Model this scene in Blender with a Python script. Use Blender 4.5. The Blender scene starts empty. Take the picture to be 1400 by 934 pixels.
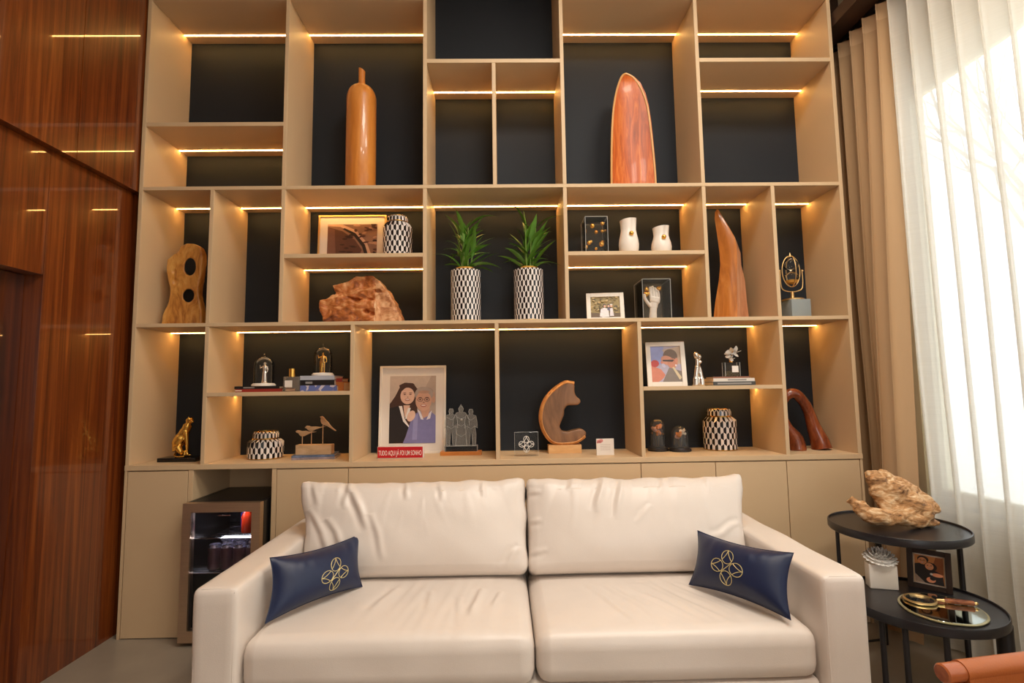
import bpy, bmesh, math, random
from mathutils import Vector, Matrix, noise
random.seed(7)
R = math.radians
PI = math.pi
scene = bpy.context.scene
COL = scene.collection

# ------------------------------------------------------------------ camera
F_PX, PITCH, YAW, ROLL = 708.5, .0876, .0170, -.0140
CAM = Vector((0, -2.786, 1.251))
_r = Vector((math.cos(YAW), -math.sin(YAW), 0))
FW = Vector((math.sin(YAW)*math.cos(PITCH), math.cos(YAW)*math.cos(PITCH), math.sin(PITCH)))
_u = Vector((-math.sin(YAW)*math.sin(PITCH), -math.cos(YAW)*math.sin(PITCH), math.cos(PITCH)))
RT = _r*math.cos(ROLL) + _u*math.sin(ROLL)
UP = -_r*math.sin(ROLL) + _u*math.cos(ROLL)
cd = bpy.data.cameras.new('camera'); co = bpy.data.objects.new('camera', cd); COL.objects.link(co)
cd.sensor_width = 36; cd.lens = 36*F_PX/1400; cd.clip_start = .02; cd.clip_end = 200
m = Matrix((RT, UP, -FW)).transposed().to_4x4(); m.translation = CAM
co.matrix_world = m
scene.camera = co
def ray(x, y): return FW + RT*((x-700)/F_PX) - UP*((y-467)/F_PX)
def onY(x, y, Y):
    d = ray(x, y); return CAM + d*((Y-CAM.y)/d.y)
def onZ(x, y, Z):
    d = ray(x, y); return CAM + d*((Z-CAM.z)/d.z)

# ------------------------------------------------------------------ world, lights, exposure
w = bpy.data.worlds.new('sky'); scene.world = w; w.use_nodes = True
w.node_tree.nodes['Background'].inputs[0].default_value = (.90, .95, 1.0, 1)
w.node_tree.nodes['Background'].inputs[1].default_value = 2.9
LED_STRENGTH = 36.0
CEIL_POWER = 28.0
scene.view_settings.view_transform = 'Standard'
scene.view_settings.look = 'None'
scene.view_settings.exposure = 0.2
scene.view_settings.gamma = 1.0
scene.view_settings.use_curve_mapping = False
def area(name, loc, rot, sx, sy, power, color):
    l = bpy.data.lights.new(name, 'AREA'); l.shape = 'RECTANGLE'; l.size = sx; l.size_y = sy
    l.energy = power; l.color = color
    o = bpy.data.objects.new(name, l); COL.objects.link(o); o.location = loc; o.rotation_euler = rot
    return o
for i, (lx, ly) in enumerate(((.3, -1.5), (1.4, -1.5), (.3, -3.2), (1.4, -3.2))):
    area('added_ceiling_fill', (lx, ly, 3.90), (0, 0, 0), .6, .6, CEIL_POWER, (1.0, .90, .78))  # unseen fill lights added under the ceiling to brighten the room
wp = area('window_portal', (2.40, -1.94, 1.755), (0, -PI/2, 0), 2.26, 3.86, 0, (1, 1, 1))
wp.data.cycles.is_portal = True
wp.rotation_euler = (0, PI/2, 0)
wp2 = area('window_portal', (1.5, -5.27, 1.525), (R(90), 0, 0), 1.2, 1.95, 0, (1, 1, 1)); wp2.data.cycles.is_portal = True  # portal of the added window behind the camera

# ------------------------------------------------------------------ materials
MATS = {}
def srgb(c):
    return tuple(((v/255)/12.92 if v/255 <= .04045 else ((v/255+.055)/1.055)**2.4) for v in c)
def mat(name, rgb, rough=.5, metal=0., vary=.06, scale=6., bump=0., bscale=60., coat=0., coatr=.05, stretch=(1, 1, 1), spec=.5, sheen=0., sss=0.):
    if name in MATS: return MATS[name]
    c = srgb(rgb)
    M = bpy.data.materials.new(name); M.use_nodes = True; nt = M.node_tree; n = nt.nodes; L = nt.links
    b = n['Principled BSDF']
    tc = n.new('ShaderNodeTexCoord'); mp = n.new('ShaderNodeMapping'); mp.inputs['Scale'].default_value = stretch
    L.new(tc.outputs['Object'], mp.inputs[0])
    nz = n.new('ShaderNodeTexNoise'); nz.inputs['Scale'].default_value = scale; nz.inputs['Detail'].default_value = 4
    L.new(mp.outputs[0], nz.inputs[0])
    cr = n.new('ShaderNodeValToRGB')
    cr.color_ramp.elements[0].position = .3; cr.color_ramp.elements[1].position = .7
    cr.color_ramp.elements[0].color = (*[max(0, v*(1-vary)) for v in c], 1)
    cr.color_ramp.elements[1].color = (*[min(1, v*(1+vary)) for v in c], 1)
    L.new(nz.outputs[0], cr.inputs[0]); L.new(cr.outputs[0], b.inputs['Base Color'])
    b.inputs['Roughness'].default_value = rough; b.inputs['Metallic'].default_value = metal
    b.inputs['Specular IOR Level'].default_value = spec
    b.inputs['Coat Weight'].default_value = coat; b.inputs['Coat Roughness'].default_value = coatr
    b.inputs['Sheen Weight'].default_value = sheen
    if sss: b.inputs['Subsurface Weight'].default_value = sss
    if bump:
        n2 = n.new('ShaderNodeTexNoise'); n2.inputs['Scale'].default_value = bscale; n2.inputs['Detail'].default_value = 3
        L.new(mp.outputs[0], n2.inputs[0])
        bp = n.new('ShaderNodeBump'); bp.inputs['Strength'].default_value = bump; bp.inputs['Distance'].default_value = .01
        L.new(n2.outputs[0], bp.inputs['Height']); L.new(bp.outputs[0], b.inputs['Normal'])
    MATS[name] = M
    return M
def wood(name, dark, mid, light, stretch=(14, 14, 1.2), scale=1.6, rough=.4, coat=0., bump=.15, distort=1.2, coatr=.03):
    if name in MATS: return MATS[name]
    M = bpy.data.materials.new(name); M.use_nodes = True; nt = M.node_tree; n = nt.nodes; L = nt.links
    b = n['Principled BSDF']
    tc = n.new('ShaderNodeTexCoord'); mp = n.new('ShaderNodeMapping'); mp.inputs['Scale'].default_value = stretch
    L.new(tc.outputs['Object'], mp.inputs[0])
    nz = n.new('ShaderNodeTexNoise'); nz.inputs['Scale'].default_value = scale; nz.inputs['Detail'].default_value = 8
    nz.inputs['Roughness'].default_value = .62; nz.inputs['Distortion'].default_value = distort
    L.new(mp.outputs[0], nz.inputs[0])
    cr = n.new('ShaderNodeValToRGB'); e = cr.color_ramp.elements
    e[0].position = .32; e[0].color = (*srgb(dark), 1); e[1].position = .70; e[1].color = (*srgb(light), 1)
    k = e.new(.5); k.color = (*srgb(mid), 1)
    L.new(nz.outputs[0], cr.inputs[0]); L.new(cr.outputs[0], b.inputs['Base Color'])
    b.inputs['Roughness'].default_value = rough
    b.inputs['Coat Weight'].default_value = coat; b.inputs['Coat Roughness'].default_value = coatr
    if bump:
        bp = n.new('ShaderNodeBump'); bp.inputs['Strength'].default_value = bump; bp.inputs['Distance'].default_value = .004
        L.new(nz.outputs[0], bp.inputs['Height']); L.new(bp.outputs[0], b.inputs['Normal'])
    MATS[name] = M
    return M
def emit(name, rgb, strength):
    if name in MATS: return MATS[name]
    M = bpy.data.materials.new(name); M.use_nodes = True; nt = M.node_tree
    b = nt.nodes['Principled BSDF']
    b.inputs['Base Color'].default_value = (*rgb, 1)
    b.inputs['Emission Color'].default_value = (*rgb, 1); b.inputs['Emission Strength'].default_value = strength
    MATS[name] = M
    return M
def thin_glass(name, tint=(1, 1, 1), fres=1.35, haze=.02, rough=.02, hazecol=(.8, .85, .85)):
    if name in MATS: return MATS[name]
    M = bpy.data.materials.new(name); M.use_nodes = True; nt = M.node_tree; n = nt.nodes; L = nt.links
    n.remove(n['Principled BSDF'])
    out = n['Material Output']
    t = n.new('ShaderNodeBsdfTransparent'); t.inputs[0].default_value = (*tint, 1)
    g = n.new('ShaderNodeBsdfGlossy'); g.inputs['Roughness'].default_value = rough
    d = n.new('ShaderNodeBsdfDiffuse'); d.inputs[0].default_value = (*hazecol, 1)
    f = n.new('ShaderNodeFresnel'); f.inputs['IOR'].default_value = fres
    m1 = n.new('ShaderNodeMixShader'); m2 = n.new('ShaderNodeMixShader'); m2.inputs[0].default_value = haze
    L.new(f.outputs[0], m1.inputs[0]); L.new(t.outputs[0], m1.inputs[1]); L.new(g.outputs[0], m1.inputs[2])
    L.new(m1.outputs[0], m2.inputs[1]); L.new(d.outputs[0], m2.inputs[2])
    L.new(m2.outputs[0], out.inputs['Surface'])
    MATS[name] = M
    return M
def sheer(name, rgb, transp, transl):
    if name in MATS: return MATS[name]
    M = bpy.data.materials.new(name); M.use_nodes = True; nt = M.node_tree; n = nt.nodes; L = nt.links
    n.remove(n['Principled BSDF']); out = n['Material Output']
    tc = n.new('ShaderNodeTexCoord'); mp = n.new('ShaderNodeMapping'); mp.inputs['Scale'].default_value = (3, 3, 260)
    L.new(tc.outputs['Object'], mp.inputs[0])
    nz = n.new('ShaderNodeTexNoise'); nz.inputs['Scale'].default_value = 1.0; nz.inputs['Detail'].default_value = 2
    L.new(mp.outputs[0], nz.inputs[0])
    mr = n.new('ShaderNodeMapRange'); mr.inputs['From Min'].default_value = .3; mr.inputs['From Max'].default_value = .7
    mr.inputs['To Min'].default_value = transp*.92; mr.inputs['To Max'].default_value = transp*1.08
    L.new(nz.outputs[0], mr.inputs['Value'])
    c = (*srgb(rgb), 1)
    t = n.new('ShaderNodeBsdfTransparent'); tl = n.new('ShaderNodeBsdfTranslucent'); d = n.new('ShaderNodeBsdfDiffuse')
    tl.inputs[0].default_value = c; d.inputs[0].default_value = c
    m1 = n.new('ShaderNodeMixShader'); m1.inputs[0].default_value = transl
    L.new(d.outputs[0], m1.inputs[1]); L.new(tl.outputs[0], m1.inputs[2])
    m2 = n.new('ShaderNodeMixShader'); L.new(mr.outputs[0], m2.inputs[0])
    L.new(m1.outputs[0], m2.inputs[1]); L.new(t.outputs[0], m2.inputs[2])
    L.new(m2.outputs[0], out.inputs['Surface'])
    MATS[name] = M
    return M

BEIGE = mat('beige_laminate', (210, 181, 143), .5, vary=.015, scale=3)
NAVY = mat('dark_back_panel', (34, 39, 46), .6, vary=.04, scale=2, spec=.25)
LED = emit('warm_led', (1.0, .55, .16), LED_STRENGTH)
WALNUT = wood('glossy_walnut', (78, 30, 8), (112, 50, 14), (146, 76, 26), stretch=(20, 20, .5), scale=1.3, rough=.35, coat=1., bump=.0, distort=1.6)
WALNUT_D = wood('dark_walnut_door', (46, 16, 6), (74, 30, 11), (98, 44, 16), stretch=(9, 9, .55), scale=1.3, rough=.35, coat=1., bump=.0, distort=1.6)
CREAMWALL = mat('cream_wall', (226, 214, 184), .8, vary=.02, scale=4)
WHITEWALL = mat('warm_white_paint', (226, 218, 206), .85, vary=.02)
SOFFIT = mat('dark_brown_soffit', (62, 40, 28), .55, vary=.08)
FLOORM = mat('grey_beige_porcelain', (150, 138, 122), .28, vary=.06, scale=5)
LEATHER = mat('off_white_leather', (228, 217, 207), .36, vary=.02, scale=8, bump=.05, bscale=260)
NAVYCLOTH = mat('navy_satin', (13, 30, 66), .45, vary=.06, scale=14, sheen=.05, bump=.04, bscale=400)
GOLDTHREAD = mat('gold_thread', (214, 198, 142), .4, metal=.25, vary=.05)
GOLD = mat('polished_gold', (236, 186, 92), .26, metal=1., vary=.04)
BRASS = mat('brushed_brass', (224, 188, 130), .4, metal=1., vary=.05)
SILVER = mat('polished_silver', (226, 218, 208), .14, metal=1., vary=.03)
STEEL = mat('brushed_bronze_steel', (212, 188, 162), .42, metal=1., vary=.05, stretch=(1, 1, 30))
BLACK = mat('black_enamel', (18, 17, 18), .35, vary=.05)
BLACKMETAL = mat('black_metal', (30, 28, 31), .3, vary=.05)
CERAMIC = mat('white_ceramic', (238, 230, 220), .28, vary=.02)
MATTWHITE = mat('white_plaster', (240, 237, 232), .55, vary=.02)
FRAMEWHITE = mat('white_frame_paint', (236, 228, 216), .4, vary=.02)
MATBOARD = mat('white_mat_board', (232, 222, 212), .8, vary=.01)
VBLACK = mat('glazed_black', (16, 14, 18), .12, vary=.05)
VWHITE = mat('glazed_white', (236, 226, 220), .14, vary=.02)
OAK = wood('honey_turned_wood', (196, 116, 44), (212, 132, 54), (226, 150, 70), stretch=(10, 10, 1), scale=2.2, rough=.32, coat=.3, bump=.03)
ORANGEW = wood('orange_polished_wood', (150, 62, 14), (196, 92, 26), (224, 130, 56), stretch=(16, 8, 1.6), scale=2.0, rough=.35, coat=.12, bump=.03)
PALEW = wood('pale_edge_wood', (206, 150, 84), (220, 168, 104), (230, 184, 124), stretch=(8, 8, 1), scale=2., rough=.35, bump=.05)
YELLOWW = wood('yellow_driftwood', (150, 84, 26), (204, 138, 58), (226, 172, 92), stretch=(8, 8, 3), scale=2.6, rough=.34, coat=.3, bump=.1)
ROOTW = wood('rough_root_wood', (96, 44, 18), (188, 106, 46), (236, 178, 118), stretch=(5, 5, 9), scale=2.0, rough=.55, bump=.6)
GNARL = wood('gnarled_root', (92, 56, 30), (190, 140, 88), (238, 212, 172), stretch=(9, 16, 26), scale=1.6, rough=.7, bump=1.0, distort=1.)
BROWNW = wood('smooth_brown_wood', (104, 70, 44), (138, 96, 62), (160, 114, 76), stretch=(6, 6, 2), scale=1.6, rough=.42, coat=.05, bump=.02)
RIMW = wood('light_orange_sapwood', (196, 124, 62), (218, 150, 86), (232, 172, 108), stretch=(10, 10, 3), scale=2., rough=.45, bump=.05)
REDW = wood('reddish_polished_wood', (88, 36, 15), (130, 60, 28), (162, 90, 50), stretch=(7, 7, 2), scale=2., rough=.2, coat=.6, bump=.0)
BLOCKW = wood('pale_block_wood', (208, 152, 92), (224, 172, 112), (236, 190, 134), stretch=(2, 12, 12), scale=2., rough=.5, bump=.05)
BIRDW = wood('beige_birch', (186, 148, 108), (206, 168, 126), (218, 184, 146), stretch=(3, 12, 12), scale=2., rough=.55, bump=.05)
GLASS = thin_glass('clear_glass', (.98, .99, .99), 1.3, .006)
ACRYL = thin_glass('clear_acrylic', (.99, .99, .99), 1.2, .008)
EDGE = thin_glass('acrylic_edge', (.95, .96, .95), 1.5, .45, .1, (.9, .92, .9))
GREYGLASS = thin_glass('greyish_glass_block', (.78, .84, .85), 1.5, .42, .05, (.62, .70, .72))
FROST = thin_glass('frosted_engraving', (.9, .9, .88), 1.4, .5, .2, (.80, .78, .74))
LEAFM = mat('green_leaf', (84, 132, 38), .4, vary=.3, scale=9)
STEMM = mat('green_stem', (120, 150, 66), .45, vary=.1)

# ------------------------------------------------------------------ mesh builder
class MB:
    def __init__(s): s.v = []; s.f = []; s.m = []; s.X = Matrix.Identity(4)
    def add(s, vs, fs, mi=0):
        o = len(s.v)
        s.v += [tuple(s.X @ Vector(p)) for p in vs]
        for f in fs: s.f.append([i+o for i in f]); s.m.append(mi)
        return s
    def box(s, x0, x1, y0, y1, z0, z1, mi=0):
        v = [(x, y, z) for z in (z0, z1) for y in (y0, y1) for x in (x0, x1)]
        return s.add(v, [(0, 2, 3, 1), (4, 5, 7, 6), (0, 1, 5, 4), (2, 6, 7, 3), (0, 4, 6, 2), (1, 3, 7, 5)], mi)
    def lathe(s, prof, seg=28, cx=0, cy=0, mi=0, cap=True, sx=1, sy=1):
        n = len(prof); v = []; f = []
        for r, z in prof:
            for k in range(seg):
                a = 2*PI*k/seg; v.append((cx+r*math.cos(a)*sx, cy+r*math.sin(a)*sy, z))
        for j in range(n-1):
            for k in range(seg):
                k2 = (k+1) % seg; f.append((j*seg+k, j*seg+k2, (j+1)*seg+k2, (j+1)*seg+k))
        if cap:
            f.append(tuple(reversed(range(seg)))); f.append(tuple((n-1)*seg+k for k in range(seg)))
        return s.add(v, f, mi)
    def cyl(s, r, z0, z1, cx=0, cy=0, seg=24, mi=0, r2=None):
        return s.lathe([(r, z0), (r if r2 is None else r2, z1)], seg, cx, cy, mi)
    def tube(s, pts, rad, seg=8, closed=False, mi=0, up=None, flat=1.):
        pts = [Vector(p) for p in pts]; n = len(pts)
        if not hasattr(rad, '__len__'): rad = [rad]*n
        v = []; f = []; pn = None
        for i, p in enumerate(pts):
            a = pts[(i-1) % n] if (closed or i > 0) else p
            b = pts[(i+1) % n] if (closed or i < n-1) else p
            t = (b-a).normalized()
            if up is not None: nn = Vector(up)
            elif pn is None: nn = Vector((0, 0, 1)) if abs(t.z) < .9 else Vector((1, 0, 0))
            else: nn = pn
            nn = (nn - t*nn.dot(t)).normalized(); pn = nn
            bb = t.cross(nn)
            for k in range(seg):
                q = 2*PI*k/seg
                v.append(p + (nn*math.cos(q)*flat + bb*math.sin(q))*rad[i])
        m_ = n if closed else n-1
        for i in range(m_):
            i2 = (i+1) % n
            for k in range(seg):
                k2 = (k+1) % seg; f.append((i*seg+k, i*seg+k2, i2*seg+k2, i2*seg+k))
        if not closed:
            f.append(tuple(reversed(range(seg)))); f.append(tuple((n-1)*seg+k for k in range(seg)))
        return s.add(v, f, mi)
    def prism(s, poly, y0, y1, mi=0):          # polygon in x,z
        n = len(poly)
        v = [(x, y0, z) for x, z in poly] + [(x, y1, z) for x, z in poly]
        f = [tuple(range(n)), tuple(reversed(range(n, 2*n)))]
        f += [(i, (i+n), (i+1) % n + n, (i+1) % n) for i in range(n)]
        return s.add(v, f, mi)
    def ball(s, c, r, seg=16, rings=10, mi=0, sc=(1, 1, 1)):
        c = Vector(c); v = [c+Vector((0, 0, -r*sc[2]))]; f = []
        for j in range(1, rings):
            p = -PI/2+PI*j/rings
            for k in range(seg):
                a = 2*PI*k/seg
                v.append(c+Vector((r*sc[0]*math.cos(p)*math.cos(a), r*sc[1]*math.cos(p)*math.sin(a), r*sc[2]*math.sin(p))))
        v.append(c+Vector((0, 0, r*sc[2])))
        for k in range(seg): f.append((0, 1+(k+1) % seg, 1+k))
        for j in range(rings-2):
            for k in range(seg):
                k2 = (k+1) % seg; a = 1+j*seg
                f.append((a+k, a+k2, a+seg+k2, a+seg+k))
        a = 1+(rings-2)*seg; e = len(v)-1
        for k in range(seg): f.append((a+k, a+(k+1) % seg, e))
        return s.add(v, f, mi)
    def grid(s, fn, nu, nv, cu=False, mi=0):
        v = [fn(i/(nu if cu else nu-1), j/(nv-1)) for j in range(nv) for i in range(nu)]; f = []
        for j in range(nv-1):
            for i in range(nu if cu else nu-1):
                i2 = (i+1) % nu; f.append((j*nu+i, j*nu+i2, (j+1)*nu+i2, (j+1)*nu+i))
        return s.add(v, f, mi)
    def loft(s, rings, cap=True, mi=0):
        n = len(rings[0]); v = [p for r in rings for p in r]; f = []
        for j in range(len(rings)-1):
            for k in range(n):
                k2 = (k+1) % n; f.append((j*n+k, j*n+k2, (j+1)*n+k2, (j+1)*n+k))
        if cap: f.append(tuple(reversed(range(n)))); f.append(tuple((len(rings)-1)*n+k for k in range(n)))
        return s.add(v, f, mi)
    def mesh(s, name):
        me = bpy.data.meshes.new(name); me.from_pydata(s.v, [], s.f)
        bm = bmesh.new(); bm.from_mesh(me); bmesh.ops.recalc_face_normals(bm, faces=bm.faces); bm.to_mesh(me); bm.free()
        return me
    def build(s, name, mats, parent=None, smooth=True, bevel=0., bseg=2, sharp=40, loc=None, recalc=True):
        me = bpy.data.meshes.new(name); me.from_pydata(s.v, [], s.f)
        for i, p in enumerate(me.polygons): p.material_index = s.m[i]
        if bevel or recalc:
            bm = bmesh.new(); bm.from_mesh(me)
            if recalc: bmesh.ops.recalc_face_normals(bm, faces=bm.faces)
            if bevel:
                es = [e for e in bm.edges if len(e.link_faces) == 2 and e.calc_face_angle(0) > R(35)]
                bmesh.ops.bevel(bm, geom=es, offset=bevel, segments=bseg, profile=.5, affect='EDGES', clamp_overlap=True)
            bm.to_mesh(me); bm.free()
        return link(name, me, mats, parent, smooth, sharp, loc)
def link(name, me, mats, parent=None, smooth=True, sharp=40, loc=None):
    if not isinstance(mats, (list, tuple)): mats = [mats]
    for q in mats: me.materials.append(q)
    if smooth:
        me.polygons.foreach_set('use_smooth', [True]*len(me.polygons))
        me.set_sharp_from_angle(angle=R(sharp))
    o = bpy.data.objects.new(name, me); COL.objects.link(o)
    if parent is not None: o.parent = parent
    if loc is not None: o.location = loc
    return o
def organic(mb, voxel, smooth=6, amp=0., freq=10., seed=0., cut=None, rings=1):
    """fuse overlapping closed shapes into one skin and roughen it"""
    me = mb.mesh('tmp'); o = bpy.data.objects.new('tmp', me); COL.objects.link(o)
    tmp = [o]
    r = o.modifiers.new('r', 'REMESH'); r.mode = 'VOXEL'; r.voxel_size = voxel
    if cut is not None:
        c = bpy.data.objects.new('tmpc', cut.mesh('tmpc')); COL.objects.link(c); tmp.append(c)
        rc = c.modifiers.new('rc', 'REMESH'); rc.mode = 'VOXEL'; rc.voxel_size = voxel*.6
        bo = o.modifiers.new('b', 'BOOLEAN'); bo.operation = 'DIFFERENCE'; bo.object = c; bo.solver = 'EXACT'
        r2 = o.modifiers.new('r2', 'REMESH'); r2.mode = 'VOXEL'; r2.voxel_size = voxel
    if smooth:
        sm = o.modifiers.new('s', 'SMOOTH'); sm.factor = .5; sm.iterations = smooth
    dg = bpy.context.evaluated_depsgraph_get()
    res = bpy.data.meshes.new_from_object(o.evaluated_get(dg))
    for q in tmp: bpy.data.objects.remove(q)
    if amp:
        nr = [v.normal.copy() for v in res.vertices]
        for v, nn in zip(res.vertices, nr):
            p = v.co*freq + Vector((seed, seed*1.7, 0))
            h = noise.noise(p)*.6 + noise.noise(p*2.3)*.3 + (abs(noise.noise(p*4.1))-.25)*.35
            v.co += nn*h*amp
    return res
def props(o, label, cat, group=None):
    o['label'] = label; o['category'] = cat
    if group: o['group'] = group
    return o
def thing(name, label, cat, loc, rz=0, group=None):
    o = bpy.data.objects.new(name, None); o.empty_display_size = .05; COL.objects.link(o)
    o.location = loc; o.rotation_euler = (0, 0, rz)
    return props(o, label, cat, group)
def struct(o): o['kind'] = 'structure'; return o
def copy_tree(o, parent=None):
    c = o.copy(); COL.objects.link(c); c.parent = parent
    for ch in list(o.children): copy_tree(ch, c)
    return c
def smoothpath(pts, n=6):
    P = [Vector(p) for p in pts]; out = []
    for i in range(len(P)-1):
        p0 = P[max(i-1, 0)]; p1 = P[i]; p2 = P[i+1]; p3 = P[min(i+2, len(P)-1)]
        for k in range(n):
            t = k/n
            out.append(.5*((2*p1)+(p2-p0)*t+(2*p0-5*p1+4*p2-p3)*t*t+(3*p1-p0-3*p2+p3)*t**3))
    out.append(P[-1]); return out
def pxpoly(pts, Y, o):                       # photo outline -> x,z on the depth Y, relative to o
    return [((q := onY(x, y, Y)).x-o[0], q.z-o[2]) for x, y in pts]
def rbox(a, b, c, r, n=(10, 10, 6)):
    """rounded box skin: verts, faces; half sizes a,b,c"""
    idx = {}; vs = []; fs = []
    def pos(t, n_, h):      # denser near the ends
        u = -1+2*t/n_; e = 1-r/h
        return u
    def vid(p):
        k = tuple(round(q, 5) for q in p)
        if k not in idx:
            idx[k] = len(vs); vs.append(Vector(p))
        return idx[k]
    dims = (a, b, c)
    def coords(n_, h):
        e = max(h-r, h*.02)
        inner = [-e+2*e*i/(n_-4) for i in range(n_-3)]
        return [-h, -h+r*.35] + inner + [h-r*.35, h]
    cs = [coords(n[i], dims[i]) for i in range(3)]
    for ax in range(3):
        u, v = [i for i in range(3) if i != ax]
        for sgn in (-1, 1):
            for i in range(len(cs[u])-1):
                for j in range(len(cs[v])-1):
                    q = []
                    for (ii, jj) in ((i, j), (i+1, j), (i+1, j+1), (i, j+1)):
                        p = [0, 0, 0]; p[ax] = sgn*dims[ax]; p[u] = cs[u][ii]; p[v] = cs[v][jj]; q.append(vid(p))
                    if (sgn > 0) == (ax != 1): fs.append(q)
                    else: fs.append(q[::-1])
    out = []
    for p in vs:
        q = Vector([max(-(dims[i]-r), min(dims[i]-r, p[i])) for i in range(3)])
        d = p-q
        out.append(q + (d.normalized()*r if d.length > 1e-9 else d))
    return out, fs

# ================================================================== the room
X_L = -1.99
def X(i): return .84*(-2.362+.4615*i)
TH = .021
D = .378
SLAB0, SLAB1 = .843, .870
A0, A1 = 1.596, 1.616
B0, B1 = 2.352, 2.372
TOP = 3.88
CEIL = 3.95
Y_LED = .293

struct(MB().box(-2.3, 2.5, -5.2, .45, -.06, 0).build('floor', FLOORM, smooth=False))
struct(MB().box(-2.3, 2.5, -5.2, .5, CEIL, CEIL+.08).build('ceiling', WHITEWALL, smooth=False))
struct(MB().box(-2.3, 2.5, .41, .5, 0, CEIL).build('wall_back', SOFFIT, smooth=False))
# wall behind the photographer, with an unseen window added for fill daylight
F0, F1, FZ0, FZ1 = .9, 2.1, .55, 2.5
wf_ = MB(); wf_.box(-2.3, F0, -5.28, -5.2, 0, CEIL); wf_.box(F1, 2.5, -5.28, -5.2, 0, CEIL); wf_.box(F0, F1, -5.28, -5.2, 0, FZ0); wf_.box(F0, F1, -5.28, -5.2, FZ1, CEIL)
struct(wf_.build('wall_front', WHITEWALL, smooth=False))
w2 = MB(); w2.box(F0, F0+.05, -5.26, -5.21, FZ0, FZ1); w2.box(F1-.05, F1, -5.26, -5.21, FZ0, FZ1); w2.box(F0+.05, F1-.05, -5.26, -5.21, FZ0, FZ0+.05); w2.box(F0+.05, F1-.05, -5.26, -5.21, FZ1-.05, FZ1); w2.box((F0+F1)/2-.025, (F0+F1)/2+.025, -5.26, -5.21, FZ0+.05, FZ1-.05)
struct(w2.build('added_fill_window', mat('cream_window_frame', (228, 218, 186), .5, vary=.02), smooth=False))
# left wall: carcass and glossy walnut panels
wl = struct(MB().box(-2.30, -2.16, -5.2, .41, 0, CEIL).build('wall_left', SOFFIT, smooth=False))
PZ = 2.345
seams_up = [.40, -.405, -1.30, -2.20, -3.10, -4.00, -5.18]
for a, b in zip(seams_up, seams_up[1:]):
    MB().box(-2.16, -1.992, b+.0015, a-.0015, PZ, CEIL-.01).build('wall_panel', WALNUT, wl, smooth=False)
seams_lo = [.40, -.497, -1.45, -2.35, -3.25, -4.2, -5.18]
for k, (a, b) in enumerate(zip(seams_lo, seams_lo[1:])):
    z0 = 1.775 if k == 1 else .0
    MB().box(-2.16, -2.030, b+.001, a-.001, z0, PZ-.002).build('wall_panel', WALNUT, wl, smooth=False)
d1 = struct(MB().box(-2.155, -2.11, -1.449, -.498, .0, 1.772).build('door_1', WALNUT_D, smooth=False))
hb = MB(); hb.tube([(-2.06, -1.33, .95), (-2.06, -1.33, 1.25)], .01); hb.tube([(-2.06, -1.33, 1.0), (-2.112, -1.33, 1.0)], .007); hb.tube([(-2.06, -1.33, 1.2), (-2.112, -1.33, 1.2)], .007)
hb.build('door_handle', STEEL, d1)
# right wall with the window opening
WX = 2.25; WT = .16
WY0, WY1, WZ0, WZ1 = .0, -3.88, .62, 2.89
wr = MB()
wr.box(WX, WX+WT, WY0, .41, 0, CEIL); wr.box(WX, WX+WT, -5.2, WY1, 0, CEIL)
wr.box(WX, WX+WT, WY1, WY0, 0, WZ0); wr.box(WX, WX+WT, WY1, WY0, WZ1, CEIL)
struct(wr.build('wall_right', CREAMWALL, smooth=False))
FRAMEM = mat('cream_window_frame', (228, 218, 186), .5, vary=.02)
w1 = bpy.data.objects.new('window_1', None); COL.objects.link(w1); w1.location = (WX, WY0, WZ0); struct(w1)
def wpart(nm, y0, y1, z0, z1, x0=WX+.03, x1=WX+.09, mt=FRAMEM):
    MB().box(x0-WX, x1-WX, y0-WY0, y1-WY0, z0-WZ0, z1-WZ0).build(nm, mt, w1, smooth=False)
wpart('window_frame', WY0-.06, WY0-.0, WZ0, WZ1); wpart('window_frame', WY1, WY1+.06, WZ0, WZ1)
wpart('window_frame', WY1+.06, WY0-.06, WZ1-.07, WZ1); wpart('window_frame', WY1+.06, WY0-.06, WZ0, WZ0+.07)
for yy in (-1.34, -2.60): wpart('mullion', yy-.03, yy+.03, WZ0+.07, WZ1-.07)
wy = [WY0-.06, -1.31, -1.37, -2.57, -2.63, WY1+.06]
for k in range(3): wpart('pane', wy[2*k+1], wy[2*k], WZ0+.07, WZ1-.07, WX+.055, WX+.061, thin_glass('window_glass', (.97, .98, .98), 1.2, .0))
wpart('window_sill', WY1, WY0, WZ0-.03, WZ0, WX-.03, WX+.12)
struct(MB().box(1.925, WX, -5.2, .41, 3.30, 3.38).build('trim_1', SOFFIT, smooth=False))

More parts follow.
